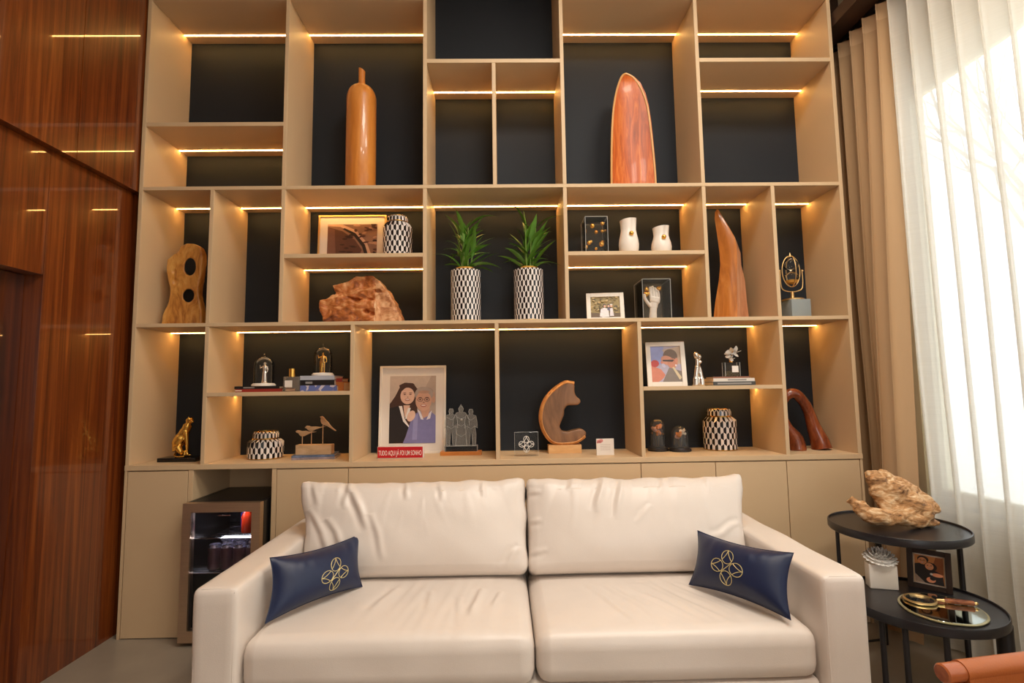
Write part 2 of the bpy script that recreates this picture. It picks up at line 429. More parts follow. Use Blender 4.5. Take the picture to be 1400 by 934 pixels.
# ------------------------------------------------------------------ curtains and track
tr = thing('curtain_track', 'thin black curtain track under the dark brown soffit', 'track', (2.06, 0, 3.27))
MB().box(-.014, .014, -3.95, .36, .008, .029).build('rail', BLACKMETAL, tr, smooth=False)
hk = MB(); hk.box(-.006, .006, -.004, .004, -.0075, .008); hm = None
for k in range(38):
    o = hk.build('hook', BLACKMETAL, tr, smooth=False, loc=(0, .30-.1105*k, 0)) if hm is None else bpy.data.objects.new('hook', hm)
    if hm is None: hm = o.data
    else: COL.objects.link(o); o.parent = tr; o.location = (0, .30-.1105*k, 0)
LINEN = sheer('beige_linen', (196, 162, 124), .02, .22)
SHEER = sheer('white_sheer_linen', (234, 231, 222), .26, .40)
HEM = sheer('beige_linen_hem', (206, 172, 134), .0, .15)
def curtain(name, label, y0, y1, lam, amp, ztop, matl, lean, ph=0., hemm=None):
    t = thing(name, label, 'curtain', (2.055, (y0+y1)/2, 0))
    n = int(abs(y1-y0)/lam*16)
    def pt(u, zz):
        y = y0+(y1-y0)*u; f = 1-zz/ztop
        s = (y-y0)/lam*2*PI+ph
        wob = noise.noise(Vector((y*2.3, zz*.5, 3.)))*.035*f
        a = amp*(1-.15*f)
        x = a*math.sin(s) + .012*math.sin(2*s+.6)*f + wob + lean(y)*f**1.3
        yy = y + .24*lam*math.sin(2*s)*.5 + .02*f*noise.noise(Vector((y*3, zz*.8, 9.)))
        return (x, yy-(y0+y1)/2, zz)
    zs = [.012+(ztop-.09-.012)*k/26 for k in range(27)]
    MB().grid(lambda u, v: pt(u, zs[round(v*26)]), n, 27).build('fabric', matl, t, sharp=180, recalc=False)
    zh = [ztop-.092, ztop-.05, ztop]
    MB().grid(lambda u, v: (lambda p: (p[0]-.0015, p[1], p[2]))(pt(u, zh[round(v*2)])), n, 3).build('heading_tape', hemm or matl, t, sharp=180, recalc=False)
    return t
curtain('linen_curtain', 'beige linen curtain stacked beside the bookcase', .335, -.255, .105, .045, 3.262, LINEN,
        lambda y: -.11*max(0, min(1, (.03-y)/.12)), hemm=HEM)
curtain('sheer_curtain', 'long white sheer curtain hanging across the bright window', -.268, -3.92, .118, .046, 3.262, SHEER,
        lambda y: -.05*math.exp((y+.25)*5)+.06)

# ------------------------------------------------------------------ outdoors
struct(MB().box(2.6, 40, -30, 30, -.3, -.25).build('ground_outside', mat('pale_concrete', (226, 224, 216), .9), smooth=False))
BARK = mat('grey_bark', (200, 194, 184), .9, vary=.2)
tree = thing('bare_tree', 'bare branching tree outside the window', 'tree', (6.2, 1.7, -.25))
tb = MB(); rnd = random.Random(5)
def branch(p, d, l, r, dep):
    pts = [p]; q = p.copy(); dd = d.copy()
    for k in range(4):
        dd = (dd+Vector((rnd.uniform(-.2, .2), rnd.uniform(-.2, .2), rnd.uniform(-.1, .18)))).normalized()
        q = q+dd*l/4; pts.append(q.copy())
    tb.tube(pts, [r*(1-.09*k) for k in range(5)], 6)
    if dep:
        for k in range(3 if dep > 1 else 2):
            e = (dd+Vector((rnd.uniform(-.8, .8), rnd.uniform(-.8, .8), rnd.uniform(-.25, .6)))).normalized()
            branch(pts[rnd.choice((2, 3, 4))], e, l*.72, r*.56, dep-1)
branch(Vector((0, 0, 0)), Vector((-.1, .35, 1)).normalized(), 2.3, .085, 5)
tb.build('branches', BARK, tree)

# ================================================================== bookcase
bc = thing('bookcase', 'tall beige open bookcase with dark back and warm light strips covering the wall', 'bookcase', (0, 0, SLAB0))
def bpart(nm, x0, x1, y0, y1, z0, z1, mt=BEIGE, bev=.0012):
    return MB().box(x0, x1, y0, y1, z0-SLAB0, z1-SLAB0).build(nm, mt, bc, smooth=False, bevel=bev, bseg=1)
XL, XR = X(0), X(10)+TH
bpart('side_panel', XL, XL+TH, 0, D, SLAB1, TOP); bpart('side_panel', XR-TH, XR, 0, D, SLAB1, TOP)
bpart('bottom_board', XL, XR, -.004, D+.012, SLAB0, SLAB1)
bpart('shelf', XL+TH, XR-TH, 0, D, A0, A1); bpart('shelf', XL+TH, XR-TH, 0, D, B0, B1)
bpart('top_board', XL, XR, 0, D, TOP, TOP+.02)
bpart('back_panel', XL, XR, D, D+.012, SLAB1, TOP, NAVY, 0)
def div(i, z0, z1): bpart('divider', X(i), X(i)+TH, .0006, D, z0, z1)
def shf(i, j, z0, z1): bpart('shelf', X(i)+TH, X(j), .0006, D, z0, z1)
for i in (2, 4, 6, 8): div(i, B1, TOP)
div(5, B1, 3.083); shf(4, 6, 3.083, 3.107); shf(0, 2, 2.717, 2.740); shf(8, 10, 3.084, 3.108)
for i, j in ((0, 2), (2, 4), (6, 8), (8, 10)): shf(i, j, 3.462, 3.483)
for i in (1, 2, 4, 6, 8, 9): div(i, A1, B0)
shf(2, 4, 1.967, 1.989); shf(6, 8, 1.967, 1.989)
for i in (1, 3, 5, 7, 9): div(i, SLAB1, A0)
shf(1, 3, 1.222, 1.243); shf(7, 9, 1.222, 1.243)
strips = [(0, 2, 3.462), (2, 4, 3.462), (6, 8, 3.462), (8, 10, 3.462), (0, 2, 2.717), (4, 5, 3.083), (5, 6, 3.083), (8, 10, 3.084),
          (0, 1, B0), (1, 2, B0), (2, 4, B0), (4, 6, B0), (6, 8, B0), (8, 9, B0), (9, 10, B0), (2, 4, 1.967), (6, 8, 1.967),
          (0, 1, A0), (1, 3, A0), (3, 5, A0), (5, 7, A0), (7, 9, A0), (9, 10, A0), (1, 3, 1.222), (7, 9, 1.222)]
for i, j, z in strips:
    MB().box(X(i)+TH+.001, X(j)-.001, Y_LED, Y_LED+.0075, z-SLAB0-.0022, z-SLAB0-.0002).build('light_strip', LED, bc, smooth=False)

# ------------------------------------------------------------------ base cabinets
def cabinet(x0, x1, label, group=None):
    t = thing('base_cabinet', label, 'cabinet', ((x0+x1)/2, 0, 0), group=group); h = (x1-x0)/2
    MB().box(-h+.001, h-.001, .021, D+.01, .0, SLAB0-.001).build('body', BEIGE, t, smooth=False)
    MB().box(-h+.0018, h-.0018, .0, .019, .004, SLAB0-.006).build('door', BEIGE, t, smooth=False, bevel=.001, bseg=1)
MB_side = props(MB().box(XL, XL+.014, 0, D, 0, SLAB0-.001).build('end_panel', BEIGE, smooth=False), 'narrow beige end panel between base cabinet and walnut wall', 'panel')
cabinet(XL+.016, -1.655, 'beige base cabinet between the walnut wall and the drinks fridge')
np1 = props(MB().box(-1.654, -1.629, 0, D, 0, SLAB0-.001).build('upright_panel', BEIGE, smooth=False, bevel=.001, bseg=1), 'beige upright panel between the fridge niche and the walnut-side cabinet', 'panel')
props(MB().box(-1.221, -1.197, 0, D, 0, SLAB0-.001).build('upright_panel', BEIGE, smooth=False, bevel=.001, bseg=1), 'beige upright panel between the fridge niche and the sofa-side cabinet', 'panel')
props(MB().box(-1.628, -1.222, D-.012, D, 0, SLAB0-.001).build('niche_back_panel', BEIGE, smooth=False), 'beige back panel of the niche behind the drinks fridge', 'panel')
cabinet(-1.196, -.823, 'beige base cabinet beside the fridge niche, behind the sofa arm')
cabinet(-.823, .722, 'very wide beige base cabinet behind the sofa back cushions')
cabinet(.722, 1.121, 'beige base cabinet behind the end of the sofa, next to the very wide one')
cabinet(1.121, 1.502, 'beige base cabinet behind the sofa arm near the side tables')
cabinet(1.502, XR-.016, 'beige base cabinet behind the black side tables beside the curtain')
props(MB().box(XR-.014, XR, 0, D, 0, SLAB0-.001).build('end_panel', BEIGE, smooth=False), 'narrow beige end panel between base cabinet and curtain', 'panel')

# ================================================================== sofa
SX0, SX1 = -1.035, 1.212
SI0, SI1 = -.885, 1.060
SC = .095
sofa = thing('sofa', 'off-white leather two-seat sofa in front of the bookcase', 'sofa', ((SX0+SX1)/2, -.52, 0))
SO = Vector(((SX0+SX1)/2, -.52, 0))
def spart(nm, x0, x1, y0, y1, z0, z1, r, n=(12, 12, 8), fn=None, mt=LEATHER):
    c = Vector(((x0+x1)/2, (y0+y1)/2, (z0+z1)/2)); v, f = rbox((x1-x0)/2, (y1-y0)/2, (z1-z0)/2, r, n)
    v = [p+c for p in v]
    if fn: v = [fn(p) for p in v]
    return MB().add([p-SO for p in v], f).build(nm, mt, sofa, sharp=75, recalc=False)
def creases(x, z, lines):
    s = 0
    for (x0, z0, x1, z1, amp, wd) in lines:
        dx_, dz_ = x1-x0, z1-z0; L2 = dx_*dx_+dz_*dz_
        t_ = ((x-x0)*dx_+(z-z0)*dz_)/L2
        if t_ < -.05 or t_ > 1.05: continue
        d_ = ((x-x0)*dz_-(z-z0)*dx_)/math.sqrt(L2) + .008*noise.noise(Vector((t_*2.5, x0*9, 1)))
        tp = max(0, math.sin(PI*min(1, max(0, t_*.85+.15))))**.7
        s += amp*tp*(math.exp(-(d_/wd)**2)-.75*math.exp(-((d_-1.7*wd)/wd)**2))
    return s
def arm_fn(p):
    s = .0035*noise.noise(p*5.)
    return p+Vector((s, s*.5, s))
for nm, a, b in (('armrest', SX0, SI0), ('armrest', SI1, SX1)):
    spart(nm, a, b, -1.0, -.05, .085, .602, .022, (10, 24, 18), arm_fn)
for a in (SX0, SI1):        # seam piping at the front edge of the arm
    w_ = .150 if a < 0 else .152
    pm = MB(); pm.tube([Vector((a+.012, -.996, .09))-SO, Vector((a+.012, -.994, .588))-SO, Vector((a+.03, -.990, .598))-SO, Vector((a+w_-.03, -.990, .598))-SO, Vector((a+w_-.012, -.994, .588))-SO, Vector((a+w_-.012, -.996, .09))-SO], .0022, 6)
    pm.build('arm_piping', LEATHER, sofa)
spart('back_frame', SI0+.001, SI1-.001, -.24, -.05, .085, .63, .03)
spart('base', SI0+.001, SI1-.001, -.965, -.241, .085, .255, .02)
rc_ = random.Random(9)
SEATC = {1: [(-.10, -.62, -.13, -.86, .007, .013), (-.30, -.64, -.29, -.80, .0035, .012), (-.02, -.64, -.05, -.78, .004, .011), (-.45, -.60, -.50, -.80, .003, .014), (-.18, -.70, -.17, -.92, .003, .010)],
         2: [(.34+.075*k+rc_.uniform(-.02, .02), -.58-.02*rc_.random(), .47+.085*k+rc_.uniform(-.02, .02), -.84-.1*rc_.random(), .0042, .011+.004*rc_.random()) for k in range(7)]}
BACKC = {1.: [(-.27, .19, -.19, -.02, .010, .016), (-.26, .19, -.29, .06, .006, .012), (-.02, .19, -.02, .09, .006, .010), (.12, .18, .13, .08, .004, .010), (-.36, .02, -.24, -.17, .006, .014), (-.44, .06, -.32, -.17, .006, .014), (-.17, .03, -.12, -.14, .004, .013), (.3, .19, .31, .1, .004, .010), (.45, -.10, .36, -.18, .005, .011), (-.42, .19, -.40, .08, .004, .012)],
         2.3: [(-.14, .18, -.19, .03, .008, .014), (-.06, .19, -.10, .0, .007, .014), (-.28, .19, -.30, .12, .004, .010), (-.47, .12, -.42, .13, .006, .010), (-.47, .0, -.42, .015, .005, .010), (.12, .19, .09, .1, .004, .010), (.05, .05, -.02, -.02, .003, .010), (.30, .19, .32, .1, .004, .012), (.44, -.02, .30, -.08, .005, .012), (-.47, -.12, -.40, -.1, .005, .010)]}
def seat_fn(x0, x1, seed):
    cx = (x0+x1)/2; h = (x1-x0)/2
    def fn(p):
        u = (p.x-cx)/h; q = p.copy()
        if p.z > .33:
            v = min(1, max(-1, (p.y+.66)/.34))
            q.z += .016*(1-u**4)*(1-v**4)
            q.z -= .004*math.exp(-((abs(u)-.97)/.05)**2)
            dirx = .55 if seed > 1 else -.15
            s = p.x*1.0+(p.y+.6)*dirx
            env = .9*math.exp(-((u-.25)/.5)**2)*max(0, 1-((p.y+.72)/.3)**2)
            q.z += .0055*env*noise.noise(Vector((s*26+seed*7, (p.y)*3.2, seed)))
            q.z += .003*noise.noise(Vector((p.x*5+seed, p.y*5, 2))) + creases(p.x, p.y, SEATC[seed])
        if p.y < -.9: q.y += -.006*(1-u**4) + .004*noise.noise(Vector((p.x*6, p.z*7, seed)))
        return q
    return fn
spart('seat_cushion', SI0+.003, SC-.0025, -.985, -.30, .256, .425, .045, (120, 74, 10), seat_fn(SI0, SC, 1))
spart('seat_cushion', SC+.0025, SI1-.003, -.975, -.30, .256, .420, .045, (120, 74, 10), seat_fn(SC, SI1, 2))
def back_cushion(x0, x1, seed, xt0, xt1, zt):
    n_ = (140, 12, 76); hx = (x1-x0)/2; hz = (zt-.42)/2; cx = (x0+x1)/2
    v, f = rbox(hx, .085, hz, .034, n_)
    out = []
    for p in v:
        u = p.x/hx; s = p.z/hz; q = p.copy(); t = (s+1)/2
        puff = max(0, (1-abs(u)**3.2))*max(0, (1-abs(s)**3.))
        q.y += (.050 if p.y > 0 else -.062)*puff*(1 if abs(p.y) > .03 else abs(p.y)/.085)
        if p.y < -.02:
            env = max(0, t-.35)/.65
            k = u*hx*(17) + seed*5 + (1-t)*1.8*(1 if u < .1 else -1)
            q.y -= .017*env*max(0, noise.noise(Vector((k, t*1.4+seed, seed)))-.08)*(1-abs(u)**8)
            q.y -= creases(p.x, p.z, BACKC[seed])*1.15
            kk = (p.x*.8+p.z*1.1)*13+seed
            q.y -= .0045*noise.noise(Vector((kk*.6, (p.z-p.x)*2.2, seed)))*(1-t*.6)
        if t > .85:
            q.z += .010*noise.noise(Vector((p.x*10+seed*3, 0, 1))) + .007*(abs(u)**6) - .006*(1-abs(u)**4)
        q.x = cx + p.x*(1+(((xt1-xt0)/(x1-x0))-1)*max(0, (t-.42)/.58)) + ((xt0+xt1)/2-cx)*max(0, (t-.42)/.58)
        q.x += .008*noise.noise(Vector((p.z*14, seed, p.y*8)))*abs(u)**6
        lean = R(-24)
        y = q.y; z = q.z+hz
        out.append(Vector((q.x, -.435+y*math.cos(lean)-z*math.sin(lean)*1.0, .428+z*math.cos(lean)*1.08+y*math.sin(lean))) - SO)
    o = MB().add(out, f).build('back_cushion', LEATHER, sofa, sharp=75, recalc=False)
    return o
back_cushion(SI0+.006, SC-.004, 1., -.945, .0965, .80)
back_cushion(SC+.004, SI1-.006, 2.3, .0975, 1.112, .80)
for x_ in (SX0+.06, SX1-.06):
    for y_ in (-.94, -.12):
        MB().box(x_-.02-SO.x, x_+.02-SO.x, y_-.02-SO.y, y_+.02-SO.y, 0, .085).build('leg', BLACKMETAL, sofa, smooth=False)

# ------------------------------------------------------------------ embroidered emblem
def emblem_lines():
    L_ = []
    for k in range(4):
        a = PI/2*k
        c = Vector((math.cos(a), math.sin(a)))*.60; t = Vector((-math.sin(a), math.cos(a)))
        n_ = Vector((math.cos(a), math.sin(a)))
        L_.append([c+n_*.40*math.cos(q)+t*.36*math.sin(q) for q in [2*PI*i/28 for i in range(29)]])
        tip = c+n_*.40
        for sg in (-1, 1):
            e = c - n_*.22 + t*sg*.30
            mid = (tip+e)/2 + (-t*sg*.12)
            L_.append([tip*(1-s)**2+mid*2*s*(1-s)+e*s*s for s in [i/8 for i in range(9)]])
    L_.append([Vector((.30, .30)), Vector((-.30, -.30))])
    return L_
def pillow(label, TL, TR, BR, BL, T=.062, uv0=(.5, .45), es=.115, flip=1, seed=0.):
    P = [Vector(q) for q in (BL, BR, TR, TL)]
    loc = (P[0]+P[1])/2
    t = thing('throw_pillow', label, 'pillow', loc)
    nrm = ((P[1]-P[0]).cross(P[3]-P[0])).normalized()
    if nrm.y > 0: nrm = -nrm
    def base(u, v):
        # edges drawn inwards between the corners
        uu = u + (.5-u)*.10*(1-(2*v-1)**2)*abs(2*u-1); vv = v+(.5-v)*.16*(1-(2*u-1)**2)*abs(2*v-1)
        return (P[0]*(1-uu)*(1-vv)+P[1]*uu*(1-vv)+P[2]*uu*vv+P[3]*(1-uu)*vv)
    def th(u, v): return T*(max(0, 1-abs(2*u-1)**2.6)*max(0, 1-abs(2*v-1)**2.6))**.62
    def surf(u, v, s):
        wr = .006*noise.noise(Vector((u*15+seed, v*2.2, seed)))*max(0, v-.55)/.45*th(u, v)/T if s > 0 else 0
        return base(u, v)+nrm*(th(u, v)*s*(1 if s > 0 else .75)+wr*1.6)-loc
    N = 36; M_ = 24
    mb = MB(); mb.grid(lambda u, v: surf(u, v, 1), N, M_); mb.grid(lambda u, v: surf(1-u, v, -1), N, M_)
    mb.build('cover', NAVYCLOTH, t, sharp=120, recalc=False)
    edge = [(i/20, 0) for i in range(20)]+[(1, i/14) for i in range(14)]+[(1-i/20, 1) for i in range(20)]+[(0, 1-i/14) for i in range(14)]
    MB().tube([surf(u, v, 1) for u, v in edge], .0022, 6, closed=True).build('piping', NAVYCLOTH, t)
    wl_ = (P[1]-P[0]).length; hl = (P[3]-P[0]).length
    em = MB()
    for ln in emblem_lines():
        em.tube([surf(uv0[0]+q.x*es*.5/wl_, uv0[1]+q.y*es*.5/hl, 1)+nrm*.0012 for q in ln], .0013, 5)
    em.build('embroidered_emblem', GOLDTHREAD, t)
    return t
pillow('navy satin pillow with gold emblem leaning on the sofa arm by the drinks fridge', (-.862, -.816, .641), (-.628, -.474, .627), (-.590, -.575, .446), (-.838, -.898, .446), uv0=(.60, .39), es=.128, seed=1.)
pillow('navy satin pillow with gold emblem leaning on the sofa arm by the side tables', (.811, -.548, .636), (1.031, -.885, .644), (.969, -.957, .446), (.738, -.626, .446), uv0=(.46, .44), es=.135, seed=4.)

# ================================================================== drinks fridge
FX0, FX1, FY, FH = -1.618, -1.232, -.098, .690
fr = thing('drinks_fridge', 'black drinks fridge with glass door and bronze steel frame', 'fridge', ((FX0+FX1)/2, .12, 0))
FO = Vector(((FX0+FX1)/2, .12, 0)); hw = (FX1-FX0)/2
def fpart(nm, x0, x1, y0, y1, z0, z1, mt, bev=.002, par=None):
    return MB().box(x0, x1, y0-FO.y, y1-FO.y, z0, z1).build(nm, mt, par or fr, smooth=False, bevel=bev, bseg=1)
yb = .335; yf = FY+.042
fpart('side_wall', -hw, -hw+.025, yf, yb, .012, FH, BLACK); fpart('side_wall', hw-.025, hw, yf, yb, .012, FH, BLACK)
fpart('cabinet_top', -hw+.025, hw-.025, yf, yb, FH-.03, FH, BLACK); fpart('cabinet_bottom', -hw+.025, hw-.025, yf, yb, .012, .06, BLACK)
fpart('cabinet_back', -hw+.025, hw-.025, yb-.02, yb, .06, FH-.03, BLACK)
door = bpy.data.objects.new('door', None); COL.objects.link(door); door.parent = fr
df = MB(); y0, y1 = FY-FO.y, FY+.038-FO.y
df.box(-hw, -hw+.042, y0, y1, .02, FH); df.box(hw-.042, hw, y0, y1, .02, FH)
df.box(-hw+.042, hw-.042, y0, y1, FH-.045, FH); df.box(-hw+.042, hw-.042, y0, y1, .02, .075)
df.build('door_frame', STEEL, door, smooth=False)
MB().box(-hw+.042, hw-.042, y0+.012, y0+.018, .075, FH-.045).build('glass', thin_glass('tinted_door_glass', (.80, .78, .80), 1.3, .006), door, smooth=False)
MB().box(-.02, .04, y0+.0105, y0+.0118, FH-.066, FH-.061).build('badge', SILVER, door, smooth=False)
for z_ in (.505, .335):
    ms = MB()
    for k in range(12): ms.tube([(-hw+.028, yf-FO.y+.01+k*.029, z_), (hw-.028, yf-FO.y+.01+k*.029, z_)], .002, 5)
    ms.tube([(-hw+.028, yf-FO.y+.008, z_), (hw-.028, yf-FO.y+.008, z_)], .0035, 6)
    ms.build('wire_shelf', SILVER, fr)
MB().box(-.10, .10, yf-FO.y+.03, yf-FO.y+.06, FH-.034, FH-.0305).build('fridge_lamp', emit('fridge_lamp_glow', (.75, .82, 1.0), 30.), fr, smooth=False)
for q in ((-hw+.04, yf+.04), (hw-.04, yf+.04), (-hw+.04, yb-.04), (hw-.04, yb-.04)):
    MB().cyl(.014, 0, .0125, q[0], q[1]-FO.y, 12).build('foot', BLACK, fr)
CANM = mat('silver_can', (206, 204, 222), .2, metal=.85, vary=.04)
CANBODY = mat('can_print', (150, 120, 130), .3, metal=.5, vary=.15, scale=30)
def can(loc, label, rz=0):
    t = thing('drink_can', label, 'can', loc, rz, 'cans on the fridge shelf')
    MB().lathe([(.024, 0), (.031, .006), (.031, .108)], 20).build('body', CANBODY, t)
    MB().lathe([(.031, .1085), (.0265, .120), (.0265, .1235), (.0245, .1235), (.0240, .120)], 20).build('lid', CANM, t)
    return t
cn = None
for r_ in range(3):
    for k in range(4):
        p = Vector((FX0+.112+k*.0645+(r_ % 2)*.02, yf+.06+r_*.072, .3395))
        if cn is None: cn = can(p, 'silver-topped drink can on the fridge shelf')
        else:
            c = copy_tree(cn); c.location = p
def bottle(loc, label, col, h, r, nm='glass_bottle'):
    t = thing(nm, label, 'bottle', loc)
    MB().lathe([(r*.9, 0), (r, .006), (r, h*.55), (r*.85, h*.66), (r*.42, h*.78), (r*.38, h*.93)], 20).build('body', mat('bottle_'+str(col[0]), col, .12, vary=.08), t)
    MB().lathe([(r*.42, h*.932), (r*.42, h)], 16).build('cap', GOLD, t)
bottle((FX0+.255, yf+.10, .5095), 'red drink bottle on the upper fridge shelf', (206, 52, 18), .142, .028)
bottle((FX0+.322, yf+.15, .5095), 'dark red drink bottle on the upper fridge shelf', (120, 22, 12), .140, .024)
bottle((FX0+.195, yf+.2, .5095), 'blue drink bottle on the upper fridge shelf', (52, 60, 150), .132, .022)

# ================================================================== side tables
def rtable(nm, label, cx, cy, r, h, legs, thick):
    t = thing(nm, label, 'side table', (cx, cy, 0))
    MB().lathe([(r-.012, h-.034), (r-.003, h-.03), (r-.004, h-.008), (.0005, h-.008)], 72, cap=False).build('tabletop', BLACKMETAL, t)
    MB().lathe([(r-.0035, h-.034), (r, h-.030), (r, h-.003), (r-.002, h), (r-.005, h), (r-.007, h-.003), (r-.007, h-.0079)], 72, cap=False).build('rim', BLACKMETAL, t)
    for (a, rr) in legs:
        x, y = (r-.022)*math.cos(R(a)), (r-.022)*math.sin(R(a))
        MB().cyl(rr, 0, h-.033, x, y, 14).build('leg', BLACKMETAL, t)
    rg = MB()
    for (a, b) in thick:
        rg.tube([((r-.022)*math.cos(R(q)), (r-.022)*math.sin(R(q)), .022) for q in (a, b)], .0055, 8)
    rg.build('floor_bar', BLACKMETAL, t)
    return t
UT = (1.738, -.443, .262, .620); LT = (1.62, -.70, .26, .400)
rtable('side_table', 'taller round black side table carrying a gnarled root', *UT, [(168, .008), (128, .008), (72, .014), (-12, .011)], [(168, 128), (128, 72)])
rtable('side_table', 'lower round black side table carrying a photo and magnifier', *LT, [(-158, .010), (-140, .010), (-112, .010), (-38, .026)], [(-158, -140), (-140, -112)])
ZU = UT[3]-.008; ZL = LT[3]-.008

# gnarled root
def G(px, py, Y): return onY(px, py, Y)
rb = MB(); RY = -.40
ro = onZ(1225, 722, ZU); ro.z = ZU
def rp(px, py, dy=0): return onY(px, py, ro.y+dy)-ro
rb.tube(smoothpath([rp(1160, 684, .02), rp(1172, 694, .0), rp(1186, 706, -.03), rp(1205, 710, -.03), rp(1230, 712, -.02), rp(1262, 715, .0), rp(1280, 719, .02)]), [.022]*6+[.03]*6+[.034]*6+[.034]*6+[.03]*6+[.025]*6+[.02], 12)
rb.tube(smoothpath([rp(1190, 654, .02), rp(1196, 668, .02), rp(1210, 690, .0), rp(1222, 704, .0)]), [.022]*6+[.03]*6+[.035]*6+[.03], 12)
rb.tube(smoothpath([rp(1186, 652, .03), rp(1205, 652, .04), rp(1225, 662, .05), rp(1245, 675, .05), rp(1265, 690, .04), rp(1276, 706, .03)]), [.016]*6+[.026]*6+[.034]*6+[.036]*6+[.034]*6+[.026], 12)
rb.ball(rp(1218, 678, .03), .072, sc=(1.05, .7, .95)); rb.ball(rp(1240, 690, .03), .068, sc=(1.2, .8, .8)); rb.ball(rp(1262, 702, .02), .050); rb.ball(rp(1200, 662, .03), .040); rb.ball(rp(1232, 704, .0), .05, sc=(1.6, .8, .5))
ct = MB(); ct.ball(rp(1240, 697, -.062), .036, sc=(1.2, 1.3, .55)); ct.ball(rp(1197, 690, -.055), .030, sc=(.9, 1.6, 1.1)); ct.ball(rp(1225, 668, -.05), .016, sc=(.6, 1.5, 1.6)); ct.ball(rp(1255, 688, -.05), .016, sc=(1.5, 1.5, .5)); ct.ball(rp(1257, 705, -.035), .014, sc=(.8, 1.5, 1.)); ct.ball(rp(1205, 672, -.04), .014, sc=(.7, 1.5, 1.4))
for v in range(len(rb.v)): rb.v[v] = (rb.v[v][0], rb.v[v][1], max(.0, rb.v[v][2]))
me = organic(rb, .0055, 1, .015, 15., 3., cut=ct)
zmin = min(v.co.z for v in me.vertices)
for v in me.vertices: v.co.z -= zmin
props(link('root_sculpture', me, GNARL, sharp=70, loc=ro), 'pale gnarled root sculpture on the taller black side table', 'sculpture')

# ceramic diffuser with flower
p0 = onZ(1206, 803, ZL)
df_ = thing('flower_diffuser', 'white square ceramic diffuser topped with a white flower', 'diffuser', (p0.x, p0.y, ZL), R(-16))
v, f = rbox(.052, .027, .049, .004, (6, 6, 6)); MB().add([q+Vector((0, 0, .049)) for q in v], f).build('body', CERAMIC, df_, sharp=60, recalc=False)
MB().cyl(.014, .098, .111, 0, 0, 18).build('neck', CERAMIC, df_)
petal = MB()
def petal_mesh(l, w_, lift):
    mb = MB()
    def fn(u, v):
        s = v; wd = 1.5*w_*math.sin(PI*min(1, .12+s*.85))**.8
        return (l*s, (u-.5)*2*wd, lift*s*s*l-.003*(2*abs(u-.5))**2)
    mb.grid(fn, 5, 6); return mb
hub = bpy.data.objects.new('flower', None); COL.objects.link(hub); hub.parent = df_; hub.location = (0, 0, .112); hub.rotation_euler = (R(14), 0, 0)
for ring, (l, w_, lift, n_, tilt) in enumerate(((.064, .011, .10, 18, 4), (.060, .011, .12, 16, 16), (.056, .010, .15, 15, 30), (.052, .009, .18, 13, 45), (.046, .008, .2, 10, 60), (.040, .007, .2, 7, 76))):
    pm = None
    for k in range(n_):
        if pm is None: o = petal_mesh(l, w_, lift).build('petal', MATTWHITE, hub, recalc=False, sharp=180); pm = o.data
        else: o = bpy.data.objects.new('petal', pm); COL.objects.link(o); o.parent = hub
        o.rotation_euler = (0, R(-tilt), 2*PI*(k+ring*.37)/n_)
MB().ball((0, 0, .004), .044, 20, 10, sc=(1, 1, .34)).build('flower_core', MATTWHITE, hub)

# ------------------------------------------------------------------ framed pictures
def clip_unit(poly):
    for ax, sg, lim in ((0, 1, 0.), (0, -1, -1.), (1, 1, 0.), (1, -1, -1.)):
        out = []
        for i, a in enumerate(poly):
            b = poly[(i+1) % len(poly)]
            da, db = a[ax]*sg-lim, b[ax]*sg-lim
            if da >= 0: out.append(a)
            if da*db < 0:
                t = da/(da-db); out.append((a[0]+(b[0]-a[0])*t, a[1]+(b[1]-a[1])*t))
        poly = out
        if not poly: return []
    return poly
def ell(cx, cy, rx, ry, rot=0, n=22, a0=0, a1=360):
    return [(cx+rx*math.cos(R(a0+(a1-a0)*k/n))*math.cos(rot)-ry*math.sin(R(a0+(a1-a0)*k/n))*math.sin(rot),
             cy+rx*math.cos(R(a0+(a1-a0)*k/n))*math.sin(rot)+ry*math.sin(R(a0+(a1-a0)*k/n))*math.cos(rot)) for k in range(n+(0 if a1-a0 >= 360 else 1))]
PCOL = {}
def pcol(c):
    if c not in PCOL: PCOL[c] = mat('print_%d_%d_%d' % c, c, .4, vary=.05, scale=40)
    return PCOL[c]
